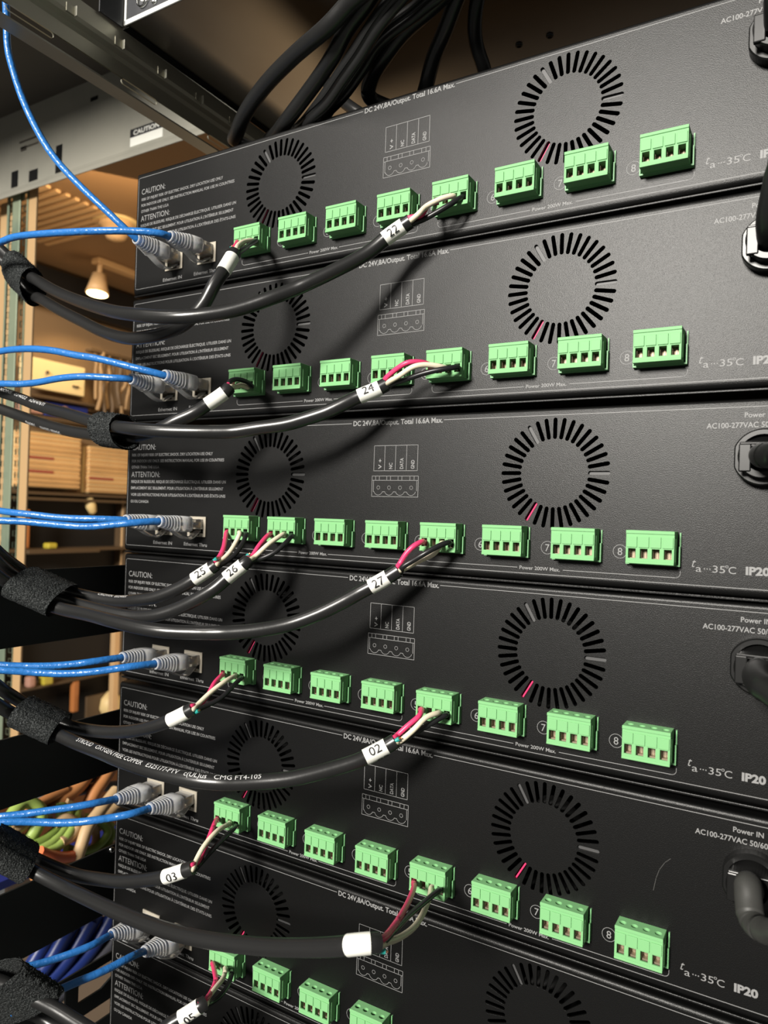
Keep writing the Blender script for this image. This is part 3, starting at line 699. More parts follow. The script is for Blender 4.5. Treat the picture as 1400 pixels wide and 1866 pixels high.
# ------------------------------------------------------------------ blue network leads with clear plugs
def patch(u, x, path, label, lift=2.7):
    cx = x + DX[u]; cz = -64.6 + DZ[u]
    tip = Vector((cx, 3.0, cz))
    root = empty('network_lead', (cx, 0, cz), True); tag(root, label, 'network cable', 'blue network leads with clear boots')
    boot_end = Vector((cx-.3, -32.0, cz+lift))
    def lean(mb):
        mb.v = [(v[0], v[1], v[2] + (lift-2.7)*max(0.0, min(1.3, (-v[1]-4)/28))**1.3) for v in mb.v]; return mb
    # jacket
    last = Vector(path[-1]); q = [Vector(p) for p in path] + [boot_end, Vector((cx, -22, cz+1.6+(lift-2.7)*.5))]
    sm = relax(smooth_path(q, 8), 9)
    b = MB(); b.sweep(sm, 2.2, 14); b.build('blue_jacket', 'blue', root)
    # twisted pairs inside the plug
    b = MB()
    for dxx in (-3, -1, 1, 3): b.sweep([(cx+dxx*.4, -23, cz+1.6), (cx+dxx, -16, cz+1.0), (cx+dxx*1.2, -4, cz+1.0)], .85, 8)
    lean(b).build('wire_pairs', 'core', root)
    # plug nose
    b = MB(); b.box(cx-5.8, cx+5.8, -13, 4, cz-2.4, cz+4.2, 0.35)
    o = b.build('plug', 'clear', root)
    b = MB()
    for k in range(8): b.box(cx-4.1+k*1.1, cx-3.6+k*1.1, -6.5, 3.2, cz-1.2, cz+2.2)
    b.build('gold_pins', 'gold', root)
    # ribbed boot: rounded-rectangle rings growing from the cable to the plug
    b = MB(); rings = []
    def rr(y, hw, hh, zc, rnd, n=28):
        out = []
        for k in range(n):
            t = 2*PI*k/n; c, s = math.cos(t), math.sin(t); e = rnd
            out.append((cx + hw*math.copysign(abs(c)**e, c), y, zc + hh*math.copysign(abs(s)**e, s)))
        return out
    ys = [-33.0, -32.8]
    seq = [(-33, 3.3, 3.3, 2.7, 1.0)]
    nrib = 7
    for k in range(nrib):
        y0 = -32.4 + k*1.9; f = k/(nrib-1.0)
        hw = 3.6 + 2.6*f; hh = 3.7 + 1.5*f; zc = 2.6 - 1.4*f; e = 1.0 - .45*f
        seq += [(y0, hw, hh, zc, e), (y0+.95, hw+.15, hh+.15, zc, e), (y0+1.15, hw-.75, hh-.75, zc, e), (y0+1.75, hw-.6, hh-.6, zc, e)]
    seq += [(-18.8, 6.3, 5.2, 1.1, .5), (-11.0, 6.6, 5.2, .9, .45), (-10.2, 6.3, 4.9, .9, .45)]
    for y, hw, hh, zc, e in seq: rings.append(rr(y, hw, hh, cz+zc, e))
    n = 28; vs = [v for r_ in rings for v in r_]
    b.add(vs, [(i*n+k, i*n+(k+1) % n, (i+1)*n+(k+1) % n, (i+1)*n+k) for i in range(len(rings)-1) for k in range(n)], True)
    b.add(rings[-1], [tuple(range(n))])
    inner = [rr(-33, 2.6, 2.6, cz+2.7, 1.0), rr(-24, 2.6, 2.6, cz+1.9, 1.0)]
    b.add(rings[0]+inner[0], [(k, (k+1) % n, n+(k+1) % n, n+k) for k in range(n)])
    lean(b).build('ribbed_boot', 'clear', root)
    # latch lever bowed below the plug
    b = MB(); pr = [(-22, -3.6), (-17, -6.3), (-12, -8.3), (-8.0, -9.0), (-5, -8.0), (-1.5, -5.6), (0.5, -4.0)]
    pr = [(v.x, v.y) for v in smooth_path([(y, z, 0) for y, z in pr], 4)]
    out = [(y, cz+z) for y, z in pr] + [(y, cz+z+.9) for y, z in reversed(pr)]
    b.extrude(out, 'x', cx-2.6, cx+2.6)
    b.build('latch_lever', 'clear', root)
    return root
LPOS = ['topmost', 'second', 'third', 'fourth', 'fifth', 'sixth']
patch(0, 39, [(-31.2,-84.0,102.5), (-33.4,-80.0,88.5), (-36.2,-77.0,75.2), (-38.9,-74.0,59.1), (-36.0,-72.0,46.6), (-29.4,-68.0,25.3), (-13.2,-60.0,-6.2), (6.6,-52.0,-28.5), (25.2,-44.0,-46.4)],
      'blue lead that hangs down from the top of the frame into the topmost unit', 2.9)
patch(0, 69, [(-74.1,-72.0,-65.2), (-46.5,-70.0,-63.1), (-35.6,-69.0,-61.3), (-13.9,-67.0,-62.2), (14.5,-62.0,-63.8), (39.7,-56.0,-65.2), (54.9,-47.0,-64.8), (67.0,-39.0,-65.3)],
      'blue lead running level into the second jack of the topmost unit', -0.6)
patch(1, 39, [(-79.1,-66.0,-153.9), (-54.1,-62.0,-153.3), (-39.8,-58.0,-153.9), (-25.2,-54.0,-153.0), (-8.8,-52.0,-151.3), (5.8,-49.0,-150.5), (15.8,-46.0,-150.5), (30.8,-40.0,-151.4)],
      'lower blue lead into the first jack of the second unit down', 1.9)
patch(1, 69, [(-83.8,-64.0,-134.1), (-55.4,-62.0,-131.6), (-36.4,-61.0,-131.6), (-17.5,-60.0,-133.0), (-1.2,-58.0,-135.4), (13.3,-55.0,-138.5), (27.3,-52.0,-140.7), (40.3,-48.0,-143.7), (52.6,-44.0,-146.9)],
      'arching blue lead into the second jack of the second unit down', 2.1)
patch(2, 39, [(-60.2,-74.0,-235.0), (-39.4,-68.0,-237.9), (-24.0,-65.0,-238.9), (-11.4,-60.0,-239.8), (0.4,-55.0,-240.8), (12.0,-50.0,-241.1), (23.5,-45.0,-240.9)],
      'farther of the two level blue leads of the third unit down, in its first jack', 2.2)
patch(2, 69, [(-28.4,-92.0,-242.9), (-9.8,-86.0,-243.5), (-0.4,-80.0,-243.5), (9.6,-74.0,-244.1), (20.4,-69.0,-244.7), (31.2,-64.0,-245.3), (40.6,-58.0,-245.1), (50.4,-52.0,-243.6), (59.7,-46.0,-242.2)],
      'nearer of the two level blue leads of the third unit down, in its second jack', 2.4)
patch(3, 39, [(-23.1,-92.0,-330.2), (-7.8,-84.0,-331.1), (0.0,-77.0,-331.7), (8.6,-70.0,-331.8), (16.7,-63.0,-331.5), (25.0,-56.0,-330.5), (33.3,-49.0,-329.0)],
      'upper blue lead into the first jack of the fourth unit down')
patch(3, 69, [(-9.2,-100.0,-330.3), (5.2,-92.0,-331.0), (12.5,-85.0,-331.8), (20.5,-78.0,-332.7), (29.6,-72.0,-333.1), (38.6,-66.0,-332.7), (47.7,-60.0,-331.5), (56.0,-53.0,-330.0), (64.0,-46.0,-328.4)],
      'lower blue lead into the second jack of the fourth unit down')
patch(4, 39, [(-17.3,-92.0,-424.4), (-2.5,-84.0,-421.6), (5.2,-77.0,-421.0), (13.5,-70.0,-419.8), (21.5,-63.0,-418.6), (29.6,-56.0,-417.4), (36.6,-48.0,-416.3)],
      'blue lead crossing above the coloured cords into the first jack of the fifth unit down', 2.8)
patch(4, 69, [(-3.6,-100.0,-420.3), (10.4,-92.0,-419.0), (17.5,-85.0,-419.4), (25.4,-78.0,-420.2), (34.4,-72.0,-420.6), (43.3,-66.0,-420.2), (52.3,-60.0,-418.9), (59.3,-52.0,-418.2), (67.3,-45.0,-416.5)],
      'blue lead crossing the coloured cords into the second jack of the fifth unit down', 3.7)
patch(5, 39, [(1.6,-100.0,-505.2), (12.3,-90.0,-505.7), (17.9,-82.0,-506.7), (24.3,-74.0,-506.3), (30.5,-66.0,-505.0), (36.9,-58.0,-502.9), (41.1,-48.0,-501.8)],
      'blue lead rising across the cardboard into the first jack of the sixth unit down', 6.2)
patch(5, 69, [(45.4,-104.0,-510.3), (54.9,-92.0,-504.8), (58.8,-86.0,-503.4), (62.6,-77.0,-502.2), (68.2,-69.0,-500.2), (70.9,-58.0,-499.9), (72.6,-46.0,-499.6)],
      'blue lead slanting up past the lowest wrap into the sixth unit, second jack', 5.5)

# ------------------------------------------------------------------ power plugs on the right
def power(u, lead, label):
    cx = 397.0 + DX[u]; cz = -24.4 + DZ[u]
    root = empty('power_connector', (cx, 0, cz), True); tag(root, label, 'power plug', 'black locking power plugs at the right of the units')
    b = MB()
    n = 48; vs = []; prof = [(2.0, 9.4), (11.0, 9.4), (12.0, 8.9), (12.0, 6.6), (8.0, 6.4)]
    for d, r in prof:
        for k in range(n):
            t = 2*PI*k/n; x = r*math.cos(t); z = r*math.sin(t); z = min(z, r*.62 if d >= 11 else r)
            vs.append((cx+x, -d, cz+z))
    b.add(vs, [(i*n+k, i*n+(k+1) % n, (i+1)*n+(k+1) % n, (i+1)*n+k) for i in range(len(prof)-1) for k in range(n)], False)
    b.sm = [False]*len(b.f)
    b.build('locking_ring', 'gloss_black', root)
    b = MB(); b.box(cx-8.9, cx-4.2, -12.6, -10.2, cz-6.6, cz+5.0, .5); b.box(cx-8.6, cx+8.6, -12.4, -10.4, cz+4.6, cz+5.8, .4)
    b.build('release_latch', 'gloss_black', root)
    q = [Vector((cx, -8, cz)), Vector((cx, -14, cz))] + [Vector(p) for p in lead]
    sm = relax(smooth_path(q, 7), 2)
    nb = len(sm); b = MB(); b.sweep(sm, [5.1 if i < nb*.6 else 4.6 for i in range(nb)], 20); b.build('rubber_boot', 'rubber' if u == 4 else 'power_jacket', root)
power(0, [(397.5,-26,-18), (400,-34,2), (402,-38,40), (403,-40,90), (403,-40,140)], 'black power plug on the topmost unit, its lead rising out of the frame')
power(1, [(397,-24,-109), (400,-34,-98), (404,-42,-70), (407,-46,-40)], 'black power plug on the second unit down, its lead leaning upward')
power(2, [(397.5,-24,-204), (403,-36,-205), (414,-48,-206), (440,-56,-210)], 'black power plug on the third unit down, its lead turning aside')
power(3, [(397,-24,-292), (401,-35,-294), (412,-46,-298), (440,-54,-306)], 'black power plug on the fourth unit down, its lead drooping aside')
power(4, [(396.3,-23.0,-374.2), (397.2,-28.0,-379.5), (398.7,-33.0,-383.5), (403.8,-41.0,-381.7), (411.7,-56.0,-373.0)], 'black power plug on the fifth unit down, with a dusty elbow bent downward')

# ------------------------------------------------------------------ black power cords hanging over the topmost unit
def cord(path, r, label, m='power_jacket', ribs=False, par=None):
    sm = relax(smooth_path(path, 8), 4)
    b = MB(); b.sweep(sm, r, 18)
    if ribs:
        fr = frames(sm)
        b.sweep([p + bb*r*1.0 for p, t, a, bb in fr], r*.62, 12)
        b.sweep([p + a*r*.95 + bb*r*.55 for p, t, a, bb in fr], .28, 6)
    o = b.build('hanging_cable', m); tag(o, label, 'cable', 'black power cords hanging behind the topmost unit'); return o
cord([(234.0,-48.0,36.0), (218.0,-43.0,32.2), (201.0,-38.0,31.3), (186.7,-35.0,26.5), (165.1,-27.0,26.8), (150.1,-21.0,27.2), (125.4,-13.0,23.6), (101.3,-3.0,18.2), (84.3,8.0,14.7), (70.6,22.0,16.3), (118,50,5.5), (122,90,6)], 4.7,
     'thick black cord nearest the slotted rail, arching over the unit edge')
cord([(237.3,-38.0,45.6), (219.4,-34.0,40.9), (205.9,-30.0,34.4), (190.4,-24.0,29.5), (179.7,-20.0,21.8), (167.0,-13.0,18.8), (150.4,-6.0,14.0), (133.3,0.0,7.9), (114.2,12.0,8.3), (96.7,26.0,12.1), (150,60,6)], 4.5, 'second thick black cord from the slotted rail, merging with its neighbours')
cord([(248.6,-36.0,37.5), (229.2,-31.0,33.9), (216.3,-28.0,28.8), (202.0,-22.0,23.5), (189.5,-17.0,17.6), (175.8,-11.0,12.4), (159.9,-4.0,7.0), (139.5,10.0,8.5), (123.0,26.0,13.8), (170,70,6)], 4.2, 'ribbed black cord in the middle of the overhead bunch', ribs=True)
cord([(261.2,-25.0,37.7), (244.3,-21.0,34.6), (228.2,-15.0,34.0), (210.3,-11.0,32.2), (193.4,-4.0,29.9), (179.8,1.0,23.4), (165.6,6.0,16.4), (146.9,19.0,16.5), (129.6,37.0,22.5), (185,75,6)], 4.2, 'flat twin black cord on the outer side of the overhead bunch', ribs=True)
cord([(263.3,-17.0,45.0), (246.5,-13.0,39.5), (231.7,-10.0,34.8), (213.9,-4.0,32.2), (199.3,2.0,27.2), (184.6,12.0,24.2), (178.3,18.0,20.5), (177.3,28.0,19.9), (222,60,7), (240,100,6)], 4.5, 'black cord curling round at its foot like a hook')
cord([(259.8,-13.0,51.7), (252.1,-8.0,43.7), (246.0,-4.0,39.7), (235.7,4.0,31.1), (225.0,12.0,24.0), (217.0,20.0,15.6), (209.8,32.0,13.8), (250,60,6)], 4.4, 'straight black cord beside the hooked one')
cord([(267.4,-10.0,53.8), (260.3,-5.0,42.8), (257.1,-2.0,37.2), (252.3,6.0,30.3), (250.3,14.0,24.3), (251.0,22.0,17.7), (250.9,32.0,13.9), (290,70,6)], 3.9, 'shiny black cord farthest from the slotted rail', m='gloss_black')
cord([(116.9,60.0,65.6), (130.4,52.0,49.5), (145.1,44.0,35.0), (157.9,40.0,24.0), (170.2,44.0,14.5)], 3.8, 'short black cord crossing low behind the bunch')

# ------------------------------------------------------------------ the device above, its bare steel bottom
dev = empty('rack_device', (-2.8, -13, 99), True); tag(dev, 'bare steel bottom and white-edged corner of a device above the cords', 'rack device')
b = MB(); b.box(-3.0, 450, -12.8, 480, 99, 100.2, 0.25); b.build('bottom_sheet', 'sheet', dev)
b = MB(); b.box(-3.6, 450, -13.6, -11.8, 99.0, 102.4, 0.5); b.build('lower_rim', 'white_frame', dev)
b = MB(); b.box(-3.8, -1.8, -13.6, -11.8, 99.0, 160, 0.5); b.build('side_rim', 'white_frame', dev)
b = MB(); b.box(-2.2, 450, -12.4, 10, 102, 160); b.build('rear_face', 'dark_face', dev)
b = MB(); b.box(-3.4, -2.4, -12.5, 480, 100, 160); b.build('side_wall', 'black_steel', dev)
b = MB(); b.box(-6.8, -0.8, -11.5, 480, 98.2, 98.95); b.build('gap_shade_strip', 'cavity', dev)  # black strip added to stand for the shaded gap beside the rail
b = MB(); b.lathe([(-1, 4.1), (-1, 5.2), (.2, 5.4), (1.8, 5.2), (1.8, 4.3), (-1, 4.1)], (14.3, -12.4, 111.4), (0,-1,0), 32); b.lathe([(0, 0), (3, 0.01), (3, 1.2), (0, 1.2)], (14.3, -12.4, 111.4), (0,-1,0), 16)
b.build('round_socket', 'chrome', dev)
b = MB(); b.lathe([(0, 2.6), (.8, 2.6), (1.3, 1.7), (.6, .6), (.6, 0.01)], (25.4, -12.4, 107.3), (0,-1,0), 20); b.build('screw', 'chrome', dev)
b = MB(); b.box(-5.2, -4.0, -33, -13.8, 97.4, 160, 0.3); b.build('mounting_ear', 'black_steel', dev)
for x, y in ((228.8, 131.8), (250.7, 132.2)):
    b = MB(); b.lathe([(0, 2.6), (-.9, 2.3), (-1.1, 1.5), (-.6, 1.3), (-.5, .02)], (x, y, 99), (0, 0, 1), 20); b.build('bottom_screw', 'black_steel', dev)

# ------------------------------------------------------------------ slotted zinc rail running back at the upper left
rail = empty('slotted_rail', (-7, -120, 66), True); tag(rail, 'dull zinc rail with square tabs and long slots, running back at the top', 'rail')
pr = [(-7, 98), (-7, 86.5), (-8, 84), (-10.5, 81.5), (-12, 79), (-12, 73), (-12, 70.5)]
out = pr + [(x-1.2, z) for x, z in reversed(pr)]
b = MB(); b.extrude([(x, z) for x, z in out], 'y', -160, 420, smooth=False); b.build('web', 'rail', rail)
# lower slotted strip with real openings
loops = [[(-160, 60.5), (420, 60.5), (420, 70.6), (-160, 70.6)]]
for c in (-66, 22, 110, 198, 286, 374):
    pass
slots = [(-92+85*k, -60+85*k) for k in range(7)]
for a, c in slots:
    loops.append([(c-2+2*math.cos(-PI/2+PI*k/6), 67.2+1.9*math.sin(-PI/2+PI*k/6)) for k in range(7)] + [(a+2+2*math.cos(PI/2+PI*k/6), 67.2+1.9*math.sin(PI/2+PI*k/6)) for k in range(7)])
me = curve_plate(loops, 1.2)
SIDE = Matrix(((0,0,1,0),(1,0,0,0),(0,1,0,0),(0,0,0,1)))
b = MB(); b.mesh(me, Matrix.Translation((-12.6, 0, 0)) @ SIDE); b.build('slotted_strip', 'rail', rail)
b = MB(); b.extrude([(-11.6, 61.2), (-11.6, 60.0), (-22, 58.6), (-22, 59.6)], 'y', -160, 420); b.build('lower_flange', 'rail_pale', rail)
for k in range(9):
    y = -52.5 + 37.9*k
    b = MB(); b.box(-7.2, -6.5, y-3.2, y+3.2, 84.8, 90.6, .3); b.build('tab', 'rail', rail)
    b = MB(); b.box(-7.0, -4.4, y+2.8, y+3.6, 84.4, 91.0, .2); b.build('tab_lip', 'rail_pale', rail)

# ------------------------------------------------------------------ black windowed side plate of the rack
def hexa(y0, y1, z0, z1, c=10): return [(y0, z0), (y1-c, z0), (y1, z0+c), (y1, z1-c), (y1-c, z1), (y0, z1)]
loops = [[(-230, -700), (60, -700), (60, -275.5), (-230, -275.5)],
         [(-200, -382), (45, -382), (45, -324.5), (-200, -324.5)],
         [(-200, -481), (45, -481), (45, -426.5), (-200, -426.5)],
         [(-200, -560), (24, -560), (24, -534), (18, -529.5), (-200, -529.5)],
         [(-24.5, -572), (-18, -572), (-18, -600), (-24.5, -600)],
         [(-9, -583), (10, -583), (24, -577), (24, -566.5), (-9, -566.5)],
         [(-200, -606), (24, -606), (24, -594.5), (-200, -594.5)]]
loops[4] = rect(-24.5, -19.5, -583, -566.5)
me = curve_plate(loops, 1.6, 0.2)
b = MB(); b.mesh(me, Matrix.Translation((-22.6, 0, 0)) @ SIDE)
sp = b.build('side_plate', 'frame_black'); tag(sp, 'black steel side plate with large cut windows beside the lower units', 'rack panel')
b = MB(); b.lathe([(0, 2.2), (1.6, 1.9), (2.0, 1.2), (2.1, .02)], (-22.0,15.1,-483.9), (1, 0, 0), 18); o = b.build('rivet', 'chrome', sp)

# ------------------------------------------------------------------ galvanised beam and shelf sheet above
beam = empty('steel_beam', (-600, 250, 187), True); tag(beam, 'pale galvanised cross beam with a sticker and square openings', 'beam')
pr = [(250, 309), (250, 203), (248.5, 199), (245, 195), (241, 187), (242.5, 187), (246.5, 194.5), (250, 198), (251.5, 203), (251.5, 309)]
b = MB(); b.extrude([(y, z) for y, z in pr], 'x', -760, 60, smooth=False); b.build('pressed_face', 'beam', beam)
for x0, x1, z0, z1, nm in ((-556, -541, 201, 226, 'square_opening'), (-516, -497, 204, 219, 'square_opening'), (-459, -446, 199, 240, 'tall_opening')):
    b = MB(); b.box(x0, x1, 249.6, 250.6, max(z0, 203.5), z1); b.build(nm, 'cavity', beam)
b = MB(); b.box(-392, -378, 249.6, 250.4, 281, 286); b.build('slot', 'cavity', beam)
b = MB(); b.box(-314, -258, 249.2, 250.2, 205, 224, .2); st = b.build('sticker', 'sleeve', beam)
b = MB(); b.box(-314, -258, 248.9, 249.4, 216, 226); b.build('sticker_band', 'ink', st).location = (0,0,0)
b = MB(); text_flat(b, 'CAUTION', -308, 218, 44, 5.6, 248.8, .02); b.build('sticker_print', 'sleeve', st).location = (0,0,0)
b = MB()
for k in range(2): b.box(-540+k*3, -500+k*2, 249.2, 249.9, 262-k*9, 264-k*9)
b.box(-536, -524, 249.2, 249.9, 250, 256); b.build('stamped_mark', 'beam_under', beam)
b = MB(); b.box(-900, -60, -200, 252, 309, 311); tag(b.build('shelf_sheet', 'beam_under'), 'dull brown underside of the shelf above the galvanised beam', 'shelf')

# ------------------------------------------------------------------ perforated post
post = empty('perforated_post', (-545, 256, -700), True); tag(post, 'pale green steel post with a row of square holes, behind the wraps', 'post')
loops = [rect(-572, -524, -700, 200)]
for k in range(55):
    z = 190-16*k; loops.append(rect(-567, -560, z-4, z+4)); loops.append(rect(-534, -527, z-4, z+4))
me = curve_plate(loops, 2.0)
b = MB(); b.mesh(me, Matrix.Translation((0, 256, 0)) @ FRONT); b.build('front_web', 'post', post)
b = MB(); b.box(-556, -538, 252.5, 255, -700, 200, 1.0); b.build('raised_ridge', 'post', post)
b = MB(); b.box(-524, -507, 256, 259, -700, 200, .5); b.build('corner_flange', 'post_edge', post)
b = MB(); b.box(-612, -572, 270, 273, -700, 200); b.build('rear_flange', 'post_edge', post)
b = MB(); b.box(-565, -559, 254, 255.2, -352, -340); b.box(-548, -540, 250, 255, -352, -342, 1); b.build('cage_nut', 'chrome', post)

# ------------------------------------------------------------------ the warm room beyond
b = MB(); b.box(-4000, 1500, 500, 4500, 516, 526); tag(b.build('ceiling', 'ceiling'), 'warm brown ceiling of the room beyond', kind='structure')
b = MB(); b.box(-1760, -1700, 300, 3200, -1400, 516); tag(b.build('wall_left', 'wall'), 'brown wall of the room beyond', kind='structure')
b = MB(); b.box(-1700, -1660, 700, 2400, 390, 505); tag(b.build('trim_1', 'soffit'), 'black band under the ceiling', kind='structure')
b = MB(); b.box(-1760, 1500, 3200, 3260, -1400, 516); tag(b.build('wall_back', 'wall'), 'far wall of the room beyond', kind='structure')
# air grille
g = empty('ceiling_grille', (-1200, 820, 512), True); tag(g, 'tan louvred grille in the brown ceiling', 'air vent')
for k in range(10):
    b = MB(); b.box(-1500, -1150, 700+k*26, 712+k*26, 508, 515); b.build('louvre', 'tan', g)
# track lamp
t = empty('track_lamp', (-1466, 1090, 515), True); tag(t, 'lit tan track lamp shining below the brown ceiling', 'lamp')
b = MB(); b.box(-1485, -1450, 1080, 1250, 496, 515, 3); b.build('track_adapter', 'tan', t)
b = MB(); b.sweep([(-1466, 1098, 500), (-1466, 1096, 462)], 8, 12); b.build('stem', 'tan', t)
b = MB(); b.lathe([(0, 3), (2, 20), (40, 28), (62, 34), (62, 30)], (-1466, 1096, 468), (0.05, -0.12, -1), 28); b.build('lamp_head', 'tan', t)
b = MB(); b.lathe([(0, 0.01), (0, 30)], (-1463, 1088.5, 405), (0.05, -0.12, -1), 28); b.build('lamp_face', 'bulb', t)
for nm, pos in (('lamp_glow', (-1461, 1086, 398)),):
    d = bpy.data.lights.new(nm, 'SPOT'); d.energy = 4; d.color = (1, .72, .38); d.spot_size = 2.0; d.shadow_soft_size = .03
    o = bpy.data.objects.new(nm, d); COL.objects.link(o); o.location = Vector(pos)*S
    o.rotation_euler = Vector((-.25, .25, -1)).to_track_quat('-Z', 'Y').to_euler()
t = empty('round_fixture', (-900, 780, 515), True); tag(t, 'unlit tan ceiling fixture, out of focus above the lit lamp', 'lamp')
q = (-1185.8,927.9,510.0)
b = MB(); b.lathe([(0, 44), (-14, 44), (-16, 38), (-44, 24), (-50, 10), (-50, .01)], (q[0], q[1], 515), (0, 0, 1), 28); b.build('fixture_body', 'tan', t)
b = MB(); b.lathe([(0, 58), (-5, 58), (-5, 40)], (q[0], q[1], 515), (0, 0, 1), 28); b.build('ceiling_ring', 'cream_cone', t)

# shelving on the wall
shelf = empty('wall_shelving', (-1700, 960, -1400), True); tag(shelf, 'dark wooden shelving against the brown wall, full of boxes', 'shelving')
for z in (100, -195, -212, -370, -560, -790, -1000):
    b = MB(); b.box(-1690, -1620, 905, 1560, z-9, z, 1.5); b.build('shelf_board', 'shelf_wood', shelf)
for y in (905, 1375):
    b = MB(); b.box(-1690, -1620, y-8, y+8, -1400, -200, 1.5); b.build('upright', 'shelf_wood', shelf)
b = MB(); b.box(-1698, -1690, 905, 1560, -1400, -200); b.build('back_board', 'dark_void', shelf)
b = MB(); b.box(-1656, -1648, 1365, 1390, -440, -205, 1); b.build('front_stile', 'tan', shelf)
def block(name, x0, x1, y0, y1, z0, z1, m, label, cat, bev=3, **kw):
    b = MB(); b.box(x0, x1, y0, y1, z0, z1, bev); o = b.build(name, m); tag(o, label, cat, **kw); return o
bo = block('cream_board', -1668, -1650, 978, 1197, 122, 216, 'board', 'cream board with a small dark knob on the wall beyond', 'board')
b = MB(); b.lathe([(0, 3), (6, 6), (8, 2), (8, .01)], (-1650, 1058, 176), (1, 0, 0), 14); b.build('knob', 'shelf_wood', bo)
b = MB(); b.box(-1650, -1644, 1150, 1172, 146, 152, 1); b.build('knob', 'shelf_wood', bo)
x = block('storage_box', -1690, -1640, 1052, 1205, 42, 86, 'deep_blue', 'deep blue box under the cream board', 'box')
b = MB(); b.lathe([(0, 18), (1.5, 18), (1.5, .01)], (-1640, 1120, 62), (1, 0, 0), 16); b.build('round_mark', 'pinkish', x)
block('storage_box', -1690, -1644, 985, 1048, 44, 84, 'pinkish', 'small dusty pink box beside the deep blue one', 'box')
block('wall_ledge', -1700, -1640, 960, 1400, 28, 40, 'shelf_wood', 'narrow wooden ledge under the blue box', 'shelf')
# slatted crates
def crate(y0, y1, z0, z1, n, label, red):
    c = empty('slatted_crate', (-1650, y0, z0), True); tag(c, label, 'crate', 'slatted pine crates on the shelving')
    h = (z1-z0)/n
    for k in range(n):
        j = random.uniform(-2, 2)
        b = MB(); b.box(-1760+90, -1648+j, y0, y1, z0+k*h+1.6, z0+(k+1)*h-1.6, 1.2); o = b.build('plank', 'plank', c)
        if k in red:
            b = MB(); b.box(-1648+j, -1646.5+j, y0+3, y0+(y1-y0)*.55, z0+k*h+3, z0+(k+1)*h-3); q = b.build('stencil_stripe', 'plank_red', c)
    b = MB(); b.box(-1690, -1651, y0+4, y1-4, z0, z1); b.build('edge_highlight_backing', 'board', c)  # pale backing put behind the gaps to paint highlighted plank edges
crate(972, 1190, -181, -12, 12, 'pine slatted crate with two rust red stripes, behind the second wrap', (3, 6))
crate(1222, 1400, -190, -36, 11, 'darker lit pine crate next to the striped one, half hidden by the units', (3,))
# hanging cords between
for k, (y, dz_, L_) in enumerate(((1196, 262, 150), (1212, 268, 190), (1230, 255, 210), (1250, 270, 180), (1268, 262, 200), (1288, 268, 160), (1306, 258, 190), (1324, 266, 170))):
    ptsx = [(-1600+random.uniform(-8, 8), y+random.uniform(-9, 9), dz_-L_*j/5) for j in range(6)]
    b = MB(); b.sweep(smooth_path(ptsx, 4), random.uniform(5, 8), 8); o = b.build('hanging_strap', random.choice(['strap_dark', 'shelf_wood', 'strap_dark']))
    tag(o, 'tan strap above the darker crate, %s from the cream board' % NUM[k], 'strap', 'tan straps hanging on the wall beyond')
b = MB(); b.box(-1620, -1590, 1170, 1360, 262, 272, 1); tag(b.build('hanging_bar', 'shelf_wood'), 'wooden bar from which the tan straps hang', 'rail')
# things in the dark cupboard
b = MB(); b.lathe([(0, .01), (2, 14), (30, 17), (52, 12), (58, .01)], (-1640, 1216, -206), (0.1, .35, -1), 20); tag(b.build('pendant_lamp', 'cream_cone'), 'small cream lamp shade hanging in the dark cupboard', 'lamp')
block('tool_case', -1640, -1610, 1058, 1090, -370, -352, 'yellow', 'yellow case on the upper dark shelf', 'box', 5)
block('shelf_stripe', -1650, -1600, 985, 1240, -384, -371, 'shelf_wood', 'thin plank under the yellow case', 'shelf')
block('wooden_stave', -1640, -1620, 984, 1002, -368, -250, 'orange', 'orange wooden stave standing by the post', 'timber', 4)
block('tool_case', -1640, -1610, 1058, 1092, -791, -765, 'yellow', 'yellow case on the lower dark shelf', 'box', 5)
block('round_pot', -1640, -1612, 1010, 1036, -791, -756, 'pinkish', 'small pinkish pot next to the lower yellow case', 'pot', 8)
block('wooden_stave', -1640, -1620, 1172, 1194, -900, -800, 'orange', 'orange stave on the lower shelf', 'timber', 4)
block('cardboard_sheet', -1600, -1592, 1200, 1300, -960, -850, 'shelf_wood', 'brown sheet leaning in the lower cupboard', 'board')
b = MB(); b.lathe([(0, .01), (4, 26), (30, 40), (62, 34), (78, 16), (84, .01)], (-1590, 1290, -930), (0, 0, 1), 18); tag(b.build('stone_lump', 'cream_cone'), 'pale lump seen through the gap beside the fourth and fifth units', 'stone')
block('rear_stile', -1500, -1480, 1210, 1232, -1000, -500, 'tan', 'tan wooden stile behind the fourth unit', 'timber', 2)
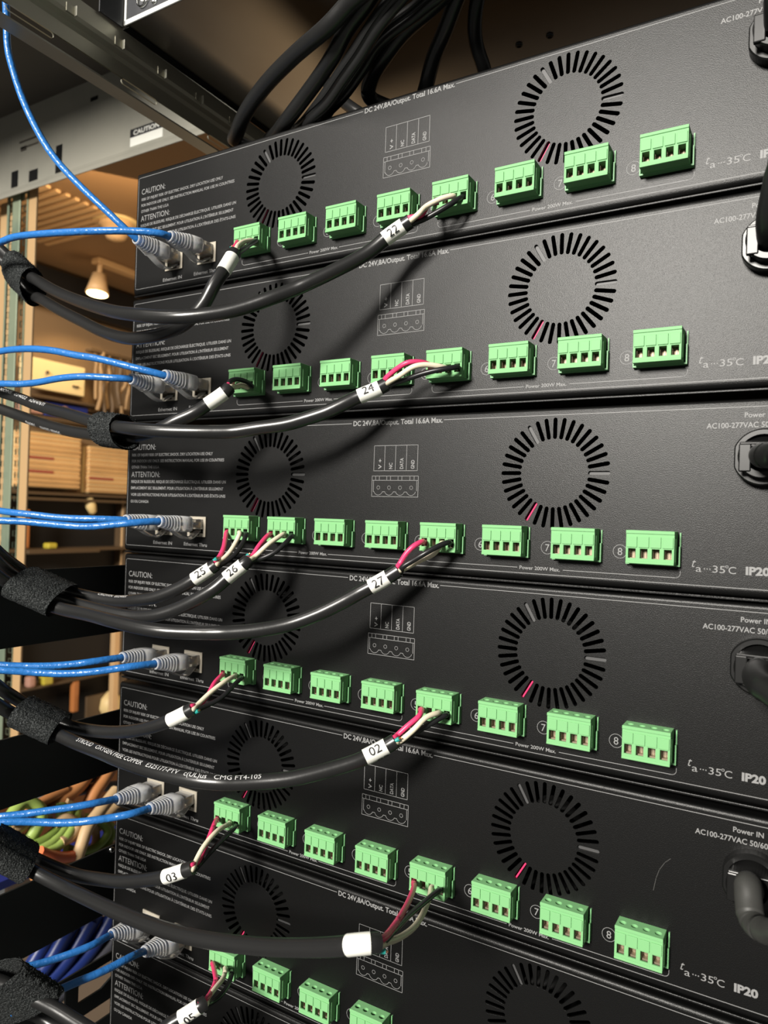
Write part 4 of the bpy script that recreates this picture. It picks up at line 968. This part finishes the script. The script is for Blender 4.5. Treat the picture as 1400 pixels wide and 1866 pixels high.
# tangled coloured cords in the second window
cols = ['cord_green', 'cord_lime', 'cord_tan', 'cord_tan', 'cord_orange', 'cord_green', 'cord_lime', 'cord_tan', 'cord_orange', 'cord_grey']
CN = {'cord_green': 'green', 'cord_lime': 'lime green', 'cord_tan': 'tan', 'cord_orange': 'orange', 'cord_grey': 'grey', 'cord_red': 'red orange'}
def loose(pts, r, m, label):
    b = MB(); b.sweep(smooth_path(pts, 7), r, 10); tag(b.build('loose_cord', m), label, 'cord', 'coloured cords heaped behind the side plate')
X0 = -230
HEAP = [('cord_lime', 6, [(-200.0,46.2,-518.6), (-205.0,67.4,-508.0), (-200.0,81.1,-519.4), (-200.0,73.4,-538.2), (-205.0,60.8,-547.4)]),
 ('cord_lime', 5, [(-190.0,56.9,-559.3), (-190.0,68.4,-551.3), (-190.0,86.6,-548.1), (-195.0,103.2,-541.3), (-205.0,114.1,-527.3)]),
 ('cord_lime', 5, [(-186.0,59.7,-561.8), (-186.0,72.3,-554.3), (-186.0,89.6,-551.8), (-190.0,105.7,-544.6), (-205.0,123.6,-533.1)]),
 ('cord_green', 5, [(-194.0,56.6,-552.9), (-194.0,67.6,-547.1), (-194.0,84.1,-544.6), (-198.0,99.4,-539.1), (-208.0,108.3,-523.4)]),
 ('cord_green', 4, [(-192.0,103.0,-559.9), (-190.0,120.0,-569.5), (-190.0,139.0,-570.1), (-192.0,150.8,-562.8), (-196.0,146.9,-552.5), (-200.0,132.9,-545.3)]),
 ('cord_green', 4, [(-198.0,106.4,-566.9), (-196.0,124.8,-577.2), (-194.0,146.4,-578.3), (-196.0,159.6,-568.1), (-200.0,152.7,-552.7)]),
 ('cord_lime', 3.5, [(-205.0,102.5,-536.7), (-206.0,124.6,-540.7), (-206.0,147.4,-550.6), (-206.0,168.2,-565.2)]),
 ('cord_tan', 6, [(-180.0,106.4,-568.5), (-180.0,111.9,-554.9), (-182.0,119.1,-543.7), (-186.0,135.7,-534.3), (-192.0,159.8,-522.4)]),
 ('cord_tan', 5, [(-186.0,92.4,-549.2), (-188.0,104.4,-548.9), (-190.0,112.8,-541.9), (-194.0,104.6,-533.1), (-196.0,93.1,-533.9)]),
 ('cord_tan', 5, [(-200.0,143.0,-557.6), (-202.0,153.0,-552.7), (-204.0,165.8,-547.4), (-206.0,181.3,-543.7)]),
 ('cord_tan', 4, [(-186.0,84.8,-574.4), (-186.0,105.2,-577.4), (-188.0,131.4,-578.7), (-190.0,162.6,-578.9)]),
 ('cord_orange', 7, [(-215.0,103.5,-534.1), (-218.0,114.2,-524.9), (-220.0,127.9,-521.5), (-222.0,141.9,-515.1), (-225.0,156.7,-500.2)]),
 ('cord_orange', 7, [(-214.0,143.3,-538.9), (-216.0,152.3,-528.2), (-218.0,162.9,-520.5), (-222.0,178.8,-508.5)]),
 ('cord_orange', 5, [(-212.0,59.7,-541.3), (-214.0,76.6,-522.2), (-216.0,94.8,-518.2), (-220.0,121.5,-516.8)]),
 ('cord_grey', 6, [(-222.0,65.7,-530.7), (-224.0,94.6,-522.6), (-226.0,119.6,-517.5), (-230.0,168.1,-515.9)]),
 ('cord_grey', 5, [(-228.0,92.0,-536.0), (-228.0,115.2,-524.8), (-230.0,148.4,-527.2), (-232.0,198.9,-537.2)]),
 ('cord_red', 5, [(-178.0,65.5,-545.6), (-178.0,78.5,-554.5), (-180.0,93.2,-561.8), (-182.0,107.8,-565.9)]),
 ('cord_tan', 4, [(-210.0,114.6,-524.3), (-208.0,122.6,-530.7), (-206.0,131.0,-544.0), (-204.0,135.3,-561.4)]),
 ('cord_tan', 5, [(-204.0,39.1,-536.6), (-204.0,54.3,-532.3), (-206.0,71.6,-528.8), (-208.0,95.6,-532.4)]),
 ('cord_orange', 5, [(-200.0,75.0,-579.4), (-202.0,99.0,-576.7), (-204.0,131.2,-587.2), (-206.0,173.0,-598.4)]),
 ('cord_tan', 4, [(-196.0,113.0,-588.6), (-196.0,131.3,-582.4), (-198.0,141.9,-567.8), (-200.0,139.5,-550.9)])]
W1 = ['curled round a loop in the heap', 'sweeping across the heap', 'lying next to its twin in the heap', 'crossing under the lime ones', 'looped round the dark hollow', 'on the outside of the loop', 'short piece on top of the heap',
      'standing up slantwise across the heap', 'hooked in the heap centre', 'pointing at the clear boots', 'along the lower window edge', 'thick piece at the heap top', 'leaning beside the network plug', 'slack along the upper window edge', 'darkest strand at the heap top',
      'second dark strand behind', 'bright strand low in the heap', 'thin strand between the loops', 'half behind the fifth wrap', 'under the bright strand', 'thin strand rising behind the slanting one']
for (m_, r_, pts_), wl in zip(HEAP, W1):
    loose(pts_, r_, m_, '%s cord %s' % (CN[m_], wl))
b = MB(); b.box(-420, -240, -60, 320, -600, -592); tag(b.build('cord_tray', 'deep_blue'), 'dark navy tray under the heap of coloured cords', 'tray')
b = MB(); b.box(-262, -256, -60, 420, -592, -470); tag(b.build('timber_board', 'orange'), 'brown board behind the heap of coloured cords', 'board')
# dark blue bundle in the third window
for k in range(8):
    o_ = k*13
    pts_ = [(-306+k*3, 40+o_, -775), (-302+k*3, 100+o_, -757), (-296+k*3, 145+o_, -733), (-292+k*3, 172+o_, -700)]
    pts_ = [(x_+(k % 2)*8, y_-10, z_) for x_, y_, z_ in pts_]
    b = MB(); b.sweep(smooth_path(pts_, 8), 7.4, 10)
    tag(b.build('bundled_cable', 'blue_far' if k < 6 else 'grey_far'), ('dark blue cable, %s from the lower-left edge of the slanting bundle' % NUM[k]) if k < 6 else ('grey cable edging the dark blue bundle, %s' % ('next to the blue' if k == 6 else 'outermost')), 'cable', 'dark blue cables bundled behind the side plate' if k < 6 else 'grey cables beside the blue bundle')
b = MB(); b.box(-360, -354, 150, 520, -980, -640, 1); tag(b.build('cardboard_sheet', 'card'), 'pale cardboard sheet behind the dark blue bundle', 'board')
b = MB(); b.box(-340, -336, 100, 520, -1010, -930, 1); tag(b.build('metal_sheet', 'olive'), 'pale olive sheet at the bottom edge', 'board')
